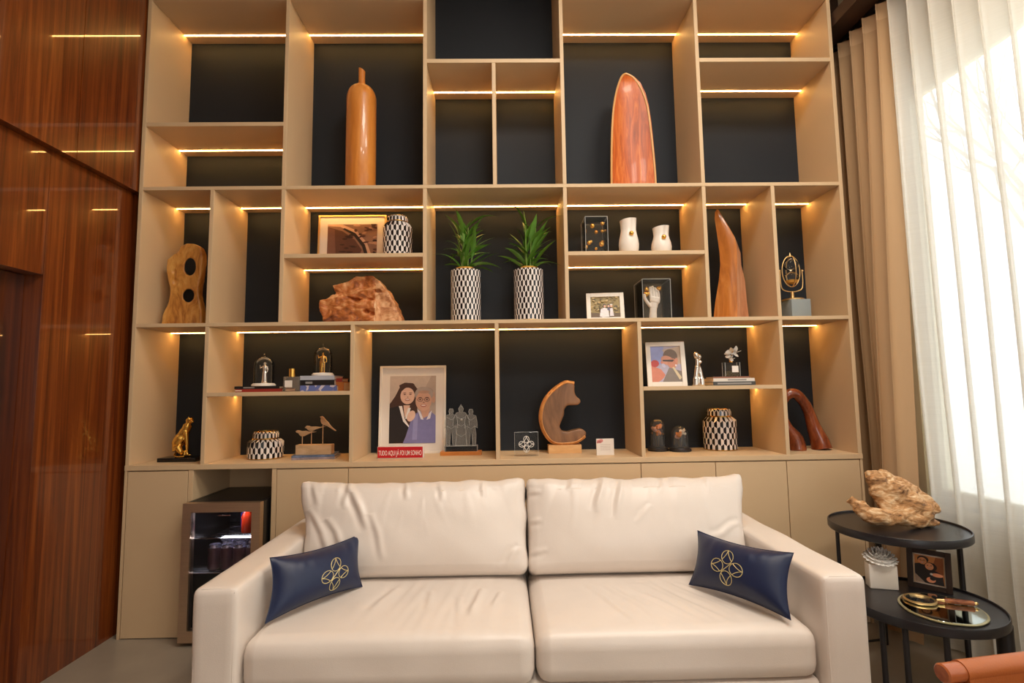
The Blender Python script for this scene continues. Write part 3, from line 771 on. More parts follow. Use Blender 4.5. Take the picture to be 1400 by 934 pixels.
def picture_frame(label, loc, w_, h_, bar, layers, tilt=8, rz=0, matw=0, fm=None, depth=.016, nm='picture_frame', inner=None, back=True):
    """upright frame leaning back; local x across, z up, front faces -y; layers: (colour, polygon in 0..1 of the print)"""
    t = thing(nm, label, 'picture frame', loc, rz)
    body = bpy.data.objects.new('frame', None); COL.objects.link(body); body.parent = t
    body.rotation_euler = (R(-tilt), 0, 0)
    fm = fm or FRAMEWHITE
    fb = MB()
    H = w_/2
    fb.box(-H, -H+bar, 0, depth, 0, h_); fb.box(H-bar, H, 0, depth, 0, h_); fb.box(-H+bar, H-bar, 0, depth, 0, bar); fb.box(-H+bar, H-bar, 0, depth, h_-bar, h_)
    fb.build('moulding', fm, body, smooth=False, bevel=.0012, bseg=1)
    MB().box(-H+bar*.5, H-bar*.5, depth*.72, depth*.98, bar*.5, h_-bar*.5).build('backing', BLACK, body, smooth=False)
    if matw: MB().box(-H+bar, H-bar, depth*.52, depth*.60, bar, h_-bar).build('mat_board', MATBOARD, body, smooth=False)
    if inner:
        iw = MB(); e = bar+.004
        iw.tube([(-H+e, .004, e), (H-e, .004, e), (H-e, .004, h_-e), (-H+e, .004, h_-e)], .0016, 6, closed=True)
        iw.build('inner_fillet', inner, body)
    pw, ph = w_-2*(bar+matw), h_-2*(bar+matw)
    pb = MB(); mats = []; y = depth*.5
    for k, (c, poly) in enumerate(layers):
        q = clip_unit(poly)
        if len(q) < 3: continue
        mm = pcol(c)
        if mm not in mats: mats.append(mm)
        yy = y - k*.00012
        pb.add([(-pw/2+a*pw, yy, bar+matw+b*ph) for a, b in q], [tuple(range(len(q)))], mats.index(mm))
    pb.build('photo_print', mats, body, smooth=False, recalc=False)
    if back:
        bs = MB(); a = math.tan(R(tilt))
        bs.prism([(-.015, .002), (.015, .002), (.012, h_*.7), (-.012, h_*.7)], depth, depth+.003)
        o = bs.build('easel_strut', BLACK, t, smooth=False)
        o.rotation_euler = (R(tilt+3), 0, 0); o.location = (0, h_*.7*(a+math.tan(R(tilt+3)))-.0, 0)
    return t
FULL = [(0, 0), (1, 0), (1, 1), (0, 1)]
def face(cx, cy, rx, ry, skin, shade, glasses=False, smile=(236, 220, 210)):
    L_ = [(skin, ell(cx, cy, rx, ry))]
    L_ += [(shade, ell(cx-rx*.40, cy+ry*.18, rx*.17, ry*.07)), (shade, ell(cx+rx*.40, cy+ry*.18, rx*.17, ry*.07))]
    L_ += [(shade, ell(cx-rx*.42, cy+ry*.36, rx*.24, ry*.045)), (shade, ell(cx+rx*.42, cy+ry*.36, rx*.24, ry*.045))]
    L_ += [(shade, [(cx-rx*.12, cy-ry*.18), (cx+rx*.16, cy-ry*.18), (cx+rx*.05, cy-ry*.08)])]
    L_ += [((176, 84, 74), ell(cx, cy-ry*.46, rx*.36, ry*.14)), (smile, ell(cx, cy-ry*.44, rx*.29, ry*.07))]
    if glasses:
        for s in (-1, 1):
            L_ += [((70, 50, 44), ell(cx+s*rx*.42, cy+ry*.14, rx*.34, ry*.2)), (skin, ell(cx+s*rx*.42, cy+ry*.14, rx*.28, ry*.15)), ((60, 44, 40), ell(cx+s*rx*.42, cy+ry*.15, rx*.14, ry*.06))]
        L_ += [((70, 50, 44), [(cx-rx*.1, cy+ry*.16), (cx+rx*.1, cy+ry*.16), (cx+rx*.1, cy+ry*.2), (cx-rx*.1, cy+ry*.2)])]
    return L_
# dark frame on the lower table
bl, br_ = onZ(1241, 801, ZL), onZ(1303, 814, ZL)
ang = math.atan2(br_.y-bl.y, br_.x-bl.x); wf = (br_-bl).length
lay = [((206, 132, 70), FULL), ((150, 84, 40), [(.55, .45), (1, .4), (1, 1), (.75, 1)]), ((176, 150, 130), [(0, 0), (.35, 0), (.4, .3), (0, .35)]),
       ((30, 26, 26), [(0, .30), (0, .66), (.25, .72), (.5, .55), (.55, 0), (.35, .0)]), ((40, 24, 18), ell(.30, .86, .20, .13))]
lay += face(.28, .80, .15, .13, (226, 150, 96), (90, 44, 24), True) + [((40, 24, 18), ell(.56, .62, .22, .16))]
lay += face(.52, .63, .15, .13, (236, 160, 112), (110, 54, 34)) + [((24, 22, 26), [(.38, .0), (.45, .45), (.70, .50), (.96, .40), (1, .0)]), ((230, 150, 110), ell(.78, .35, .20, .07)), ((232, 152, 112), ell(.56, .14, .16, .10)), ((24, 22, 26), ell(.62, .20, .10, .07)), ((228, 214, 204), ell(.58, .36, .05, .04))]
c_ = (bl+br_)/2
picture_frame('dark brown photo frame with a couple, standing on the lower side table', (c_.x, c_.y, ZL), wf, .158, .020, lay, 10, ang, .006, mat('dark_brown_frame', (46, 32, 26), .4), inner=BRASS)

# mirror tray and magnifier
tc_ = onZ(1293, 833, ZL)
tray = thing('mirror_tray', 'oval greenish mirror tray with wavy edge under the magnifier', 'tray', (1.640, -.778, ZL), R(57))
def tr_ring(k, z, n=48):
    out = []
    for i in range(n):
        a = 2*PI*i/n; q = 1+.03*noise.noise(Vector((math.cos(a)*2, math.sin(a)*2, 1)))
        out.append((.150*k*q*math.cos(a), .134*k*q*math.sin(a), z))
    return out
MB().loft([tr_ring(.97, 0), tr_ring(1, .003), tr_ring(1, .006), tr_ring(.975, .008)]).build('rim', mat('greenish_gold_edge', (176, 168, 128), .3, metal=.6, vary=.1), tray)
MB().loft([tr_ring(.95, .0081), tr_ring(.945, .0088)]).build('mirror', mat('mirror_glass', (196, 204, 196), .05, metal=1., vary=.04), tray)
mg0 = onZ(1258, 825, ZL); hd = onZ(1337, 833, ZL); dirv = (hd-mg0); dirv.z = 0
mg = thing('magnifying_glass', 'magnifying glass with brass rim and turned horn handle on the mirror tray', 'magnifier', (mg0.x, mg0.y, ZL+.0091), math.atan2(dirv.y, dirv.x))
RL = .050; Ltot = dirv.length
MB().tube([(RL*math.cos(2*PI*k/40), RL*math.sin(2*PI*k/40), .006) for k in range(40)], .0046, 8, closed=True, flat=1).build('lens_rim', BRASS, mg)
MB().lathe([(.0005, .004), (RL-.006, .0055), (RL-.006, .0085), (.0005, .0105)], 32, cap=False).build('lens', GLASS, mg)
pth = [(RL+.004+(Ltot-RL)*q, 0, .0105) for q in (0, .08, .14, .18, .3, .5, .7, .84, .88, .9, .95, 1.)]
MB().tube(pth[:4], [.004, .0055, .005, .007], 12).build('ferrule', BRASS, mg)
MB().tube(pth[3:10], [.0088, .0095, .0098, .0092, .010, .0100, .006], 14).build('handle', wood('horn_handle', (72, 30, 10), (130, 66, 26), (182, 112, 60), stretch=(6, 20, 20), scale=3, rough=.25, coat=.5), mg)
MB().tube(pth[9:], [.0045, .006, .002], 10).build('end_cap', BRASS, mg)

# ------------------------------------------------------------------ leather armchair at the edge of the frame
TAN = mat('tan_leather', (166, 92, 44), .4, vary=.05, bump=.05, bscale=200)
REDOAK = wood('reddish_chair_wood', (128, 62, 30), (160, 84, 44), (184, 110, 64), stretch=(2, 14, 14), scale=2, rough=.28, coat=.3, bump=.02)
ap = onZ(1287, 921, .64); bp_ = onZ(1400, 907, .64)
dx = (bp_-ap); dx.z = 0; arot = math.atan2(dx.y, dx.x)
ch = thing('leather_armchair', 'tan leather armchair with round wooden arm rail', 'armchair', (ap.x, ap.y, 0), arot)
AW = -.62
for k, yy in enumerate((0, AW)):
    MB().tube([(0, yy, .64), (.003, yy, .64), (.72, yy, .64)], [.016, .019, .019], 20).build('arm_rail', REDOAK, ch)
    MB().tube([(.045, yy, .64), (.66, yy, .64)], .0212, 20).build('arm_wrap', TAN, ch)
    s_ = MB()
    for q in (-1, 1): s_.box(.046, .66, yy+q*.0185-.0012, yy+q*.0185+.0012, .47, .64)
    s_.build('arm_sling', TAN, ch, smooth=False)
    for xx in (.028, .69):
        MB().tube([(xx, yy, 0), (xx, yy, .623)], [.013, .017], 14).build('leg', REDOAK, ch)
    MB().tube([(.03, yy, .30), (.69, yy, .30)], .012, 12).build('rail', REDOAK, ch)
for xx in (.03, .69): MB().tube([(xx, 0, .27), (xx, AW, .27)], .012, 12).build('cross_rail', REDOAK, ch)
def sag(u, v): return (.04+.64*v, AW*(.03+.94*u), .325-.04*math.sin(PI*u)-.03*v)
MB().grid(sag, 14, 8).build('seat', TAN, ch, recalc=False)
MB().grid(lambda u, v: (.66+.12*v+.03*math.sin(PI*u), AW*(.03+.94*u), .36+.5*v), 14, 8).build('backrest', TAN, ch, recalc=False)
for yy in (0, AW): MB().tube([(.655, yy*1-.012*(1 if yy == 0 else -1), .30), (.79, yy-.012*(1 if yy == 0 else -1), .88)], .013, 12).build('back_post', REDOAK, ch)

# ================================================================== things on the shelves
def base_on(px, py, Y, z):
    p = onY(px, py, Y); return Vector((p.x, Y, z))
def hexpot(mb, rf, z0, z1, n, rh, mi=(0, 1), ph=0.):
    """glazed skin of tall hexagons, each half black half white"""
    rows = int((z1-z0)/rh)+3
    def P(c, z):
        z = min(z1, max(z0, z)); a = 2*PI*c/n+ph; r = rf(z); return (r*math.cos(a), r*math.sin(a), z)
    hh = rh*4/3
    for j in range(-1, rows):
        zc = z0+j*rh+rh*.4
        for i in range(n):
            c = i+(.5 if j % 2 else 0)
            for sgn, m_ in ((-1, mi[0]), (1, mi[1])):
                q = [P(c, zc+hh/2), P(c+sgn*.5, zc+hh/4), P(c+sgn*.5, zc-hh/4), P(c, zc-hh/2)]
                if max(a[2] for a in q)-min(a[2] for a in q) < 1e-5: continue
                if sgn < 0: q = q[::-1]
                # drop doubled points
                u = []
                for a in q:
                    if not u or (Vector(a)-Vector(u[-1])).length > 1e-6: u.append(a)
                if (Vector(u[0])-Vector(u[-1])).length < 1e-6: u.pop()
                if len(u) >= 3: mb.add(u, [tuple(range(len(u)))], m_)
def ring(mb, r, z, t=.0025, n=40, mi=0): mb.tube([(r*math.cos(2*PI*k/n), r*math.sin(2*PI*k/n), z) for k in range(n)], t, 6, closed=True, mi=mi)
def ginger_jar(label, loc, r, h, rl, hl, n, rh, rz=0.):
    t = thing('patterned_jar', label, 'jar', loc, rz)
    sh = min(.02, h*.16)
    rf = lambda z: r if z < h-sh else r-(r-rl*.98)*(1-math.cos((z-(h-sh))/sh*PI/2))*.9
    mb = MB(); hexpot(mb, rf, .004, h, n, rh)
    mb.lathe([(r*.96, 0), (r, .004)], n*2, mi=0); mb.lathe([(.001, h-.001), (rl*1.08, h-.0005)], n*2, cap=False)
    mb.build('body', [VBLACK, VWHITE], t, sharp=30, recalc=False)
    g = MB(); ring(g, r, .004, .002); ring(g, rf(h)*1.0, h, .002); g.build('gilt_line', GOLD, t)
    lid = MB(); rfl = lambda z: rl if z < h+.003+hl*.75 else rl*(1-.10*((z-h-.003-hl*.75)/(hl*.25)))
    hexpot(lid, rfl, h+.003, h+.003+hl, n, rh); lid.lathe([(rl*.90, h+.003+hl), (.001, h+.004+hl)], n*2, mi=0, cap=False)
    lo = lid.build('lid', [VBLACK, VWHITE], t, sharp=30, recalc=False)
    g = MB(); ring(g, rl, h+.0045, .0018); ring(g, rl*.9, h+hl+.003, .0016); g.build('lid_gilt_line', GOLD, lo)
    return t
def pxm(Y): return (Y+2.786)/F_PX*.996      # metres per photo pixel at depth Y

# ---- top row ------------------------------------------------------------
Y = .19; b = base_on(493, 250, Y, B1); s = pxm(Y); zt = onY(493, 93, Y).z-B1
hbod = onY(493, 137, Y).z-B1; hsh = onY(493, 118, Y).z-B1
mb = MB(); r = 20.8*s
prof = [(r*.97, 0), (r, .004), (r, hbod*.5), (r*.99, hbod)]
for k in range(1, 8): a = PI/2*k/8; prof.append((r*.24+(r*.75)*math.cos(a), hbod+(hsh-hbod)*math.sin(a)))
prof += [(5.2*s, hsh+.008), (4.6*s, hsh+.03), (4.6*s, zt-.012), (4.2*s, zt-.012)]
mb.lathe(prof, 40)
nv = len(mb.v)
for i in range(nv-80, nv):
    x, y, z = mb.v[i]; mb.v[i] = (x, y, z-x*.55)
props(mb.build('turned_wood_bottle', OAK, loc=b), 'tall honey-coloured turned wooden bottle with slim neck', 'vase')

Y = .17; b = base_on(865, 251, Y, B1)
left = [(834, 262), (834, 225), (834.5, 190), (836, 160), (838.5, 140), (842, 124), (846, 112), (850, 105), (853, 102.6)]
right = [(896, 262), (895, 240), (892.5, 212), (889, 180), (885.5, 155), (881, 137), (874, 121), (866, 108.5), (858, 102.6)]
mb = MB(); rg = []
for (a, c) in zip(left, right):
    p, q = onY(*a, Y)-b, onY(*c, Y)-b; z = (p.z+q.z)/2; w_ = q.x-p.x; cx = (p.x+q.x)/2
    if a == left[0]: z = 0
    T_ = .050*min(1, w_/.12)
    n_ = 11; front = [(-.5+k/(n_-1)) for k in range(n_)]
    rr = [(cx+w_*u, -T_*.55+T_*.95*(1-(2*u)**2)**1.0*(.62 if True else 1)*(1-max(0, z-.42)/.35 if z > .42 else 1), z) for u in front]
    rr += [(cx+w_*u, -T_*.55+.012+T_*1.35*(1-(2*u)**2)**.6, z) for u in front[::-1]]
    rg.append(rr)
mb.loft(rg)
sl = mb.build('carved_wood_shell', ORANGEW, loc=b, sharp=50)
props(sl, 'tall leaf-shaped orange wooden shell hollowed at the front', 'sculpture')
ed = MB(); lp = [onY(*a, Y)-b for a in left]; rp_ = [onY(*a, Y)-b for a in right]
lp[0].z = rp_[0].z = 0
pts = [Vector((q.x+.004, -.020*min(1, (r_.x-q.x)/.12)-.004, q.z)) for q, r_ in zip(lp, rp_)]; pts2 = [Vector((q.x-.004, -.020*min(1, (q.x-l_.x)/.12)-.004, q.z)) for q, l_ in zip(rp_, lp)][::-1]
ed.tube(smoothpath(pts+pts2, 4), .0062, 8)
ed.build('pale_edge', PALEW, sl)

# ---- middle row ----------------------------------------------------------
Y = .16; b = base_on(255, 441, Y, A1)
out = [(224, 444), (225, 432), (232, 417.5), (236, 402), (235.5, 392), (232, 381.5), (230.5, 366), (232, 356), (238, 351), (247, 345), (250, 338), (259, 334), (269, 334.6), (276, 338.5), (280, 347), (280.5, 358), (279, 372), (276, 387), (274.5, 397), (276, 410), (279, 425), (280, 444)]
poly = pxpoly(out, Y, b); poly = [(x, max(0, z)) for x, z in poly]; poly[0] = (poly[0][0], 0); poly[-1] = (poly[-1][0], 0)
mb = MB(); mb.prism(poly, -.026, .026)
ct = MB(); s = pxm(Y)
for (cx, cy, rx, ry) in ((260, 365, 7.2, 11.4), (258, 404.5, 7, 8.8)):
    c = onY(cx, cy, Y)-b; ct.loft([[(c.x+y_*(c.x+b.x-CAM.x)/(Y-CAM.y)+rx*1.08*s*math.cos(a), y_, c.z+y_*(c.z+b.z-CAM.z)/(Y-CAM.y)+ry*1.08*s*math.sin(a)) for a in [2*PI*k/20 for k in range(20)]] for y_ in (-.2, .2)])
for (cx, cy, rx, ry) in ((242, 373, 3.4, 4.6), (243.3, 387, 4.4, 5)):
    c = onY(cx, cy, Y)-b; ct.ball((c.x, -.027, c.z), 1., sc=(rx*s, .014, ry*s))
me = organic(mb, .006, 9, .004, 9., 1., cut=ct)
for v in me.vertices: v.co.z = max(0, v.co.z)
zmn = min(v.co.z for v in me.vertices)
for v in me.vertices: v.co.z -= zmn
props(link('holed_driftwood', me, YELLOWW, loc=b, sharp=80), 'smooth yellow driftwood sculpture pierced by two round holes', 'sculpture')

Y = .15; b = base_on(495, 438, Y, A1)
out = [(447, 444), (444, 430), (442, 425.7), (442.5, 414.6), (454, 412), (460.6, 407), (462.5, 403.4), (458, 394), (467, 393), (482, 387.6), (490, 382), (511.7, 381.6), (520, 387.6), (532, 400.6), (541.4, 419), (552, 444)]
def pz(pts): return [(x, max(0, z)) for x, z in pxpoly(pts, Y, b)]
mb = MB()
mb.prism(pz([(448, 446), (444, 430), (442, 425), (442.5, 415), (454, 412), (461, 407), (475, 411), (490, 416), (518, 416), (518, 446)]), -.075, .09)
mb.prism(pz([(463, 405), (458, 394), (467, 393), (482, 387.6), (490, 382), (511.7, 381.6), (520, 387.6), (531, 400), (520, 407), (512, 412), (498, 413), (480, 410)]), -.055, .09)
mb.prism(pz([(514, 404), (531, 399), (541.4, 419), (553, 446), (514, 446)]), -.045, .10)
mb.prism(pz([(470, 446), (470, 400), (520, 396), (530, 446)]), -.035, .09)
ct = MB()
for (cx, cy, r_, yy) in ((504, 430, .018, -.078), (512, 433, .014, -.078), (519, 402, .016, -.052), (526, 404, .010, -.052), (500, 413.5, .008, -.06), (508, 413, .008, -.06), (492, 413.5, .006, -.06)):
    c = onY(cx, cy, Y)-b; ct.ball((c.x, yy, c.z), r_, sc=(1.3, 1.6, .7))
me = organic(mb, .0055, 2, .013, 20., 5., cut=ct)
zmn = min(v.co.z for v in me.vertices)
for v in me.vertices: v.co.z = v.co.z-zmn
xs_ = (onY(516, 420, Y)-b).x
bs_ = link('burl_sculpture', me, [ROOTW, wood('pale_burl_side', (150, 88, 48), (212, 150, 100), (240, 196, 150), stretch=(9, 9, 9), scale=2., rough=.6, bump=.5)], loc=b, sharp=70)
for f_ in me.polygons:
    if f_.center.x > xs_+.012*noise.noise(f_.center*30): f_.material_index = 1
props(bs_, 'rough reddish root burl below the beach photograph', 'sculpture')

Y = .17; b = base_on(1000, 432, Y, A1)
lf = [(975.5, 442), (977.8, 413.6), (983, 382.7), (984.7, 362), (983.6, 345), (981.3, 328), (979, 312), (977, 299), (977.5, 290), (979.5, 287)]
rd = [(1008, 442), (1007.5, 413), (1007, 383), (1007.6, 362), (1007.5, 345), (1004.5, 329), (996, 317), (988, 302), (983, 291), (980.6, 287.2)]
rt = [(1027, 442), (1023.5, 413), (1020.7, 382.7), (1015.7, 362), (1014.7, 345), (1009, 332), (998.5, 319), (989, 303.5), (983.8, 291.5), (981, 287.3)]
rg = []
for a, c, e in zip(lf, rd, rt):
    p, q, g = onY(*a, Y)-b, onY(*c, Y)-b, onY(*e, Y)-b; z = max(0, p.z); w_ = g.x-p.x
    if a == lf[0]: z = 0
    d_ = .30*w_+.005; q = onY(*c, Y-d_)-b
    rg.append([(p.x, .0, z), ((p.x+q.x)/2, -d_*.72, z), (q.x-.003, -d_, z), (q.x+.003, -d_, z), ((q.x+g.x)/2, -d_*.30, z), (g.x, .02, z), ((p.x*.3+g.x*.7), d_*.7, z), ((p.x*.7+g.x*.3), d_*.7, z)])
hm2 = MB().loft(rg)
for k_ in range((len(rg)-1)*8):
    if k_ % 8 in (3, 4): hm2.m[k_] = 1
props(hm2.build('horn_sculpture', [wood('amber_wood', (150, 84, 30), (188, 112, 44), (208, 140, 74), stretch=(6, 6, 1), scale=2, rough=.25, coat=.5, bump=.02), wood('pinkish_sapwood', (186, 120, 84), (214, 152, 112), (232, 182, 148), stretch=(6, 6, 1), scale=2, rough=.3, coat=.4, bump=.02)], loc=b, sharp=30), 'tall amber wooden sculpture tapering to a pointed horn', 'sculpture')

# beach photograph
Y = .318; s = pxm(Y); b = base_on(480, 345, Y, 1.989); ztop = onY(480, 292.5, Y).z-1.989
lay = [((150, 112, 92), FULL), ((96, 62, 50), [(0, 0), (.62, 0), (.70, .25), (.55, .55), (.30, .80), (0, .92)]), ((122, 84, 70), [(0, 0), (.18, 0), (.14, .85), (0, .9)]),
       ((222, 180, 150), [(.0, .95), (.25, .93), (.50, .76), (.72, .42), (.84, .0), (.92, 0), (.80, .45), (.58, .82), (.3, .99), (0, 1)]), ((44, 30, 26), [(.30, .86), (.52, .68), (.70, .35), (.78, 0), (.85, 0), (.76, .4), (.56, .74), (.34, .89)])]
rn = random.Random(3)
for k in range(16): lay.append(((62, 38, 32), ell(rn.uniform(.22, .55), rn.uniform(.05, .7), rn.uniform(.03, .08), rn.uniform(.015, .03))))
for k in range(46):
    u, v = rn.uniform(.4, 1), rn.uniform(.0, 1)
    if v > 1.25-u*1.25+.15 or u > .88: lay.append((((196, 150, 124), (92, 56, 48), (64, 36, 34))[k % 3], ell(u, v, rn.uniform(.03, .08), rn.uniform(.015, .045), rn.uniform(-.5, .5))))
picture_frame('brass-edged photo frame with a brown beach photograph', b, 95*s, ztop, .010, lay, 3.5, 0, .046, BRASS, .018, back=False)
b = base_on(543.5, 346, .15, 1.989); s = pxm(.15)
ginger_jar('black and white patterned ginger jar beside the beach photograph', b, 20*s, onY(543, 306, .15).z-1.989, 14.5*s, 8.*s, 18, .030, .1)

# patterned vases with plants
Y = .13; s = pxm(Y); vh = onY(637, 371, Y).z-A1
def vase(label, px):
    b = base_on(px, 437, Y, A1); t = thing('patterned_vase', label, 'vase', b); r = 20.6*s
    mb = MB(); hexpot(mb, lambda z: r, .008, vh, 22, .0315); mb.lathe([(r, vh), (r*.62, vh+.003)], 44, mi=1, cap=False)
    mb.build('body', [VBLACK, VWHITE], t, sharp=30, recalc=False)
    MB().lathe([(r*.96, 0), (r*1.005, .003), (r*1.005, .008)], 44).build('foot_rim', GOLD, t)
    MB().lathe([(r*.60, vh+.002), (r*.64, vh+.012), (r*.66, vh+.016), (r*.60, vh+.016), (r*.56, vh+.002)], 32, cap=False).build('neck', GOLD, t)
    return b
def leaf_mesh(l, w_, droop, seed):
    mb = MB(); n_ = 9
    def fn(u, v):
        wd = w_*(math.sin(PI*(v**.75))**.9+.04*(1-v)); x = l*(v-.22*droop*v**3); z = l*(.25*v-droop*v*v)
        return (x, (u-.5)*2*wd, z+.25*wd*(abs(2*u-1)))
    mb.grid(fn, 5, n_); return mb
def plant(label, px, seed):
    b = base_on(px, 437, Y, A1); b.z += vh-.05
    t = thing('bamboo_plant', label, 'plant', b); rn = random.Random(seed)
    cellL, cellR = X(4)+TH+.012, X(6)-.012
    def fits(o, l):
        return True
    for k in range(7):
        a = 2*PI*k/7+rn.uniform(-.3, .3); h = rn.uniform(.14, .31); sp = rn.uniform(.01, .045)
        st = smoothpath([(0.016*math.cos(a), .016*math.sin(a), 0), (sp*.6*math.cos(a)+.01*math.cos(a), sp*.6*math.sin(a), h*.5), (sp*1.2*math.cos(a), sp*1.2*math.sin(a), h)], 4)
        so = MB(); so.tube(st, [.0042-.0018*i/(len(st)-1) for i in range(len(st))], 8); so.build('stem', STEMM, t)
        nl = 5 + (h > .22)
        for j in range(nl):
            f = .30+.70*j/(nl-1); p = st[int(f*(len(st)-1))]
            az = a+j*2.4+rn.uniform(-.5, .5)
            if abs(math.sin(az)) > .8: az += .7
            up = R(22+50*f+rn.uniform(-16, 14)); l = rn.uniform(.15, .25)*(1.08-.22*f); dr = rn.uniform(.25, .85)*(1.2-f*.8)
            # keep the leaf tips inside the compartment
            reach = l*math.cos(up)
            tipx = b.x+p.x+reach*math.cos(az); tipy = b.y+p.y+reach*math.sin(az)
            if tipx < cellL or tipx > cellR or tipy > .36: az = PI-az if tipy <= .36 else -az; tipy = b.y+p.y+reach*math.sin(az)
            tipx = b.x+p.x+reach*math.cos(az)
            if tipx < cellL or tipx > cellR or tipy > .36: l *= .55
            if b.z+p.z+l*math.sin(up)*1.1 > B0-.02: up *= .35; dr += .3
            o = leaf_mesh(l, rn.uniform(.011, .016), dr, 0).build('leaf', LEAFM, t, recalc=False, sharp=180, loc=p)
            o.rotation_euler = (rn.uniform(-.4, .4), -up, az)
vase('patterned vase holding a leafy plant, next to the shelves with the beach photograph', 637); vase('patterned vase holding a leafy plant, next to the clear box of gold balls', 723.5)
plant('green lucky bamboo plant in the patterned vase, on the beach photograph side', 637, 11); plant('green lucky bamboo plant in the patterned vase, on the gold ball box side', 723.5, 25)

# clear boxes
def clear_box(nm, label, x0, x1, y0, y1, z0, h, back=None):
    c = Vector(((x0+x1)/2, (y0+y1)/2, z0)); t = thing(nm, label, 'display box', c); a, d_ = (x1-x0)/2, (y1-y0)/2; e = .003
    for (nm2, bx) in (('front_pane', (-a, a, -d_, -d_+e, 0, h)), ('back_pane', (-a, a, d_-e, d_, 0, h)), ('side_pane', (-a, -a+e, -d_+e, d_-e, 0, h)), ('side_pane', (a-e, a, -d_+e, d_-e, 0, h)), ('top_pane', (-a+e, a-e, -d_+e, d_-e, h-e, h))):
        MB().box(*bx).build(nm2, back if (back and nm2 == 'back_pane') else ACRYL, t, smooth=False)
    g = MB(); q = .0016
    for sx in (-1, 1):
        for sy in (-1, 1): g.tube([(sx*a, sy*d_, 0), (sx*a, sy*d_, h)], q, 5)
        g.tube([(sx*a, -d_, h), (sx*a, d_, h)], q, 5)
    for sy in (-1, 1): g.tube([(-a, sy*d_, h), (a, sy*d_, h)], q, 5)
    g.build('polished_edge', EDGE, t)
    return t, c
zs_ = 1.989
f0, f1 = onY(800.5, 320, .07), onY(831, 320, .07); hb_ = onY(815, 296, .07).z-zs_
t, c = clear_box('acrylic_box', 'clear acrylic box with gold balls on its panes', f0.x, f1.x, .07, .22, zs_, hb_)
for (px, py, r_, yy) in ((810, 309, .0135, .075), (823.5, 306, .011, .10), (799.5, 317, .0115, .19), (815, 317.5, .011, .20), (826.5, 316, .0095, .17), (805.5, 332, .0125, .17), (808, 330.5, .010, .20), (822.5, 334, .014, .10), (801, 338, .0115, .14), (815, 340, .0095, .18), (828.5, 330.5, .008, .20)):
    p = onY(px, py, yy)-c
    p.x = max(-(f1.x-f0.x)/2+r_+.001, min((f1.x-f0.x)/2-r_-.001, p.x)); p.z = max(r_, p.z)
    MB().ball(p, r_, 16, 10).build('gold_ball', GOLD, t)
def face_vase(label, px, wpx, nkpx, top, Yv, bally):
    s = pxm(Yv); b = base_on(px, 343, Yv, zs_); t = thing('white_vase', label, 'vase', b)
    h = onY(px, top, Yv).z-zs_; r = wpx/2*s; rn_ = nkpx/2*s
    prof = [(r*.62, 0), (r*.80, h*.05), (r*.97, h*.22), (r, h*.34), (r*.94, h*.47), (rn_*1.04, h*.62), (rn_*.96, h*.72), (rn_, h*.85), (rn_*1.06, h), (rn_*.98, h), (rn_*.9, h*.85), (rn_*.8, h*.6)]
    mb = MB(); mb.lathe(prof, 40, cap=False); n_ = 40
    for i, (x, y, z) in enumerate(mb.v):
        a = math.atan2(y, x)
        # pinched nose in the collar, facing the room
        if z > h*.55:
            k = math.exp(-((a+PI/2-.45)/.34)**2)*max(0, math.sin((z-h*.55)/(h*.45)*PI*.9))
            x *= 1-.28*k; y *= 1-.28*k
        if z > h*.8: z += x*.12*(z-h*.8)/(h*.2)
        mb.v[i] = (x, y, z)
    mb.lathe([(.001, .001), (r*.62, 0)], 40, cap=False)
    mb.build('body', CERAMIC, t, sharp=60)
    p = onY(px+3.5, bally, Yv-r)-b
    MB().ball((p.x, -r*.93, p.z), .0135, 18, 12).build('gold_ball', GOLD, t)
face_vase('taller white ceramic vase with a gold ball on its neck', 860, 28, 22, 301, .16, 318.5)
face_vase('shorter white ceramic vase with a gold ball on its front', 904.5, 28, 21.5, 311, .16, 323.5)

# small photo, hand in a box
Y = .12; s = pxm(Y); b = base_on(828.5, 436, Y, A1)
lay = [((150, 128, 70), FULL)]
for k in range(60): lay.append((((176, 150, 92), (118, 98, 48), (92, 76, 40), (196, 168, 112))[k % 4], ell(rn.uniform(0, 1), rn.uniform(.2, 1), rn.uniform(.03, .07), rn.uniform(.02, .06), rn.uniform(-1, 1))))
lay += [((96, 74, 46), [(0, 0), (1, 0), (1, .18), (0, .22)]), ((232, 226, 230), [(.30, .05), (.34, .40), (.46, .46), (.60, .40), (.62, .02), (.4, 0)]), ((66, 54, 50), ell(.47, .56, .055, .09)), ((220, 170, 140), ell(.48, .53, .038, .065)),
        ((86, 84, 110), [(.56, .36), (.58, .48), (.66, .48), (.66, .28)]), ((70, 56, 50), ell(.61, .56, .05, .08)), ((216, 166, 138), ell(.61, .53, .036, .06)), ((226, 220, 226), [(.64, .05), (.66, .42), (.74, .44), (.78, .05)]), ((214, 166, 136), ell(.70, .54, .04, .07)), ((230, 222, 210), ell(.70, .60, .05, .03))]
picture_frame('small white photo frame with a group photo, next to the clear box with a hand', b, 52*s, onY(828, 398.5, Y).z-A1+.002, .0235, lay, 12, R(-6))
f0, f1 = onY(878.5, 400, .07), onY(917, 400, .07); hb_ = onY(895, 381.5, .07).z-A1
t, c = clear_box('acrylic_box', 'clear acrylic box enclosing a white hand', f0.x, f1.x, .07, .25, A1, hb_, thin_glass('grey_pane', (.8, .8, .8), 1.3, .16))
Yh = .15; b = base_on(893, 434, Yh, A1)
def hp(px, py, dy=0): return onY(px, py, Yh+dy)-b
hm_ = MB(); s = pxm(Yh)
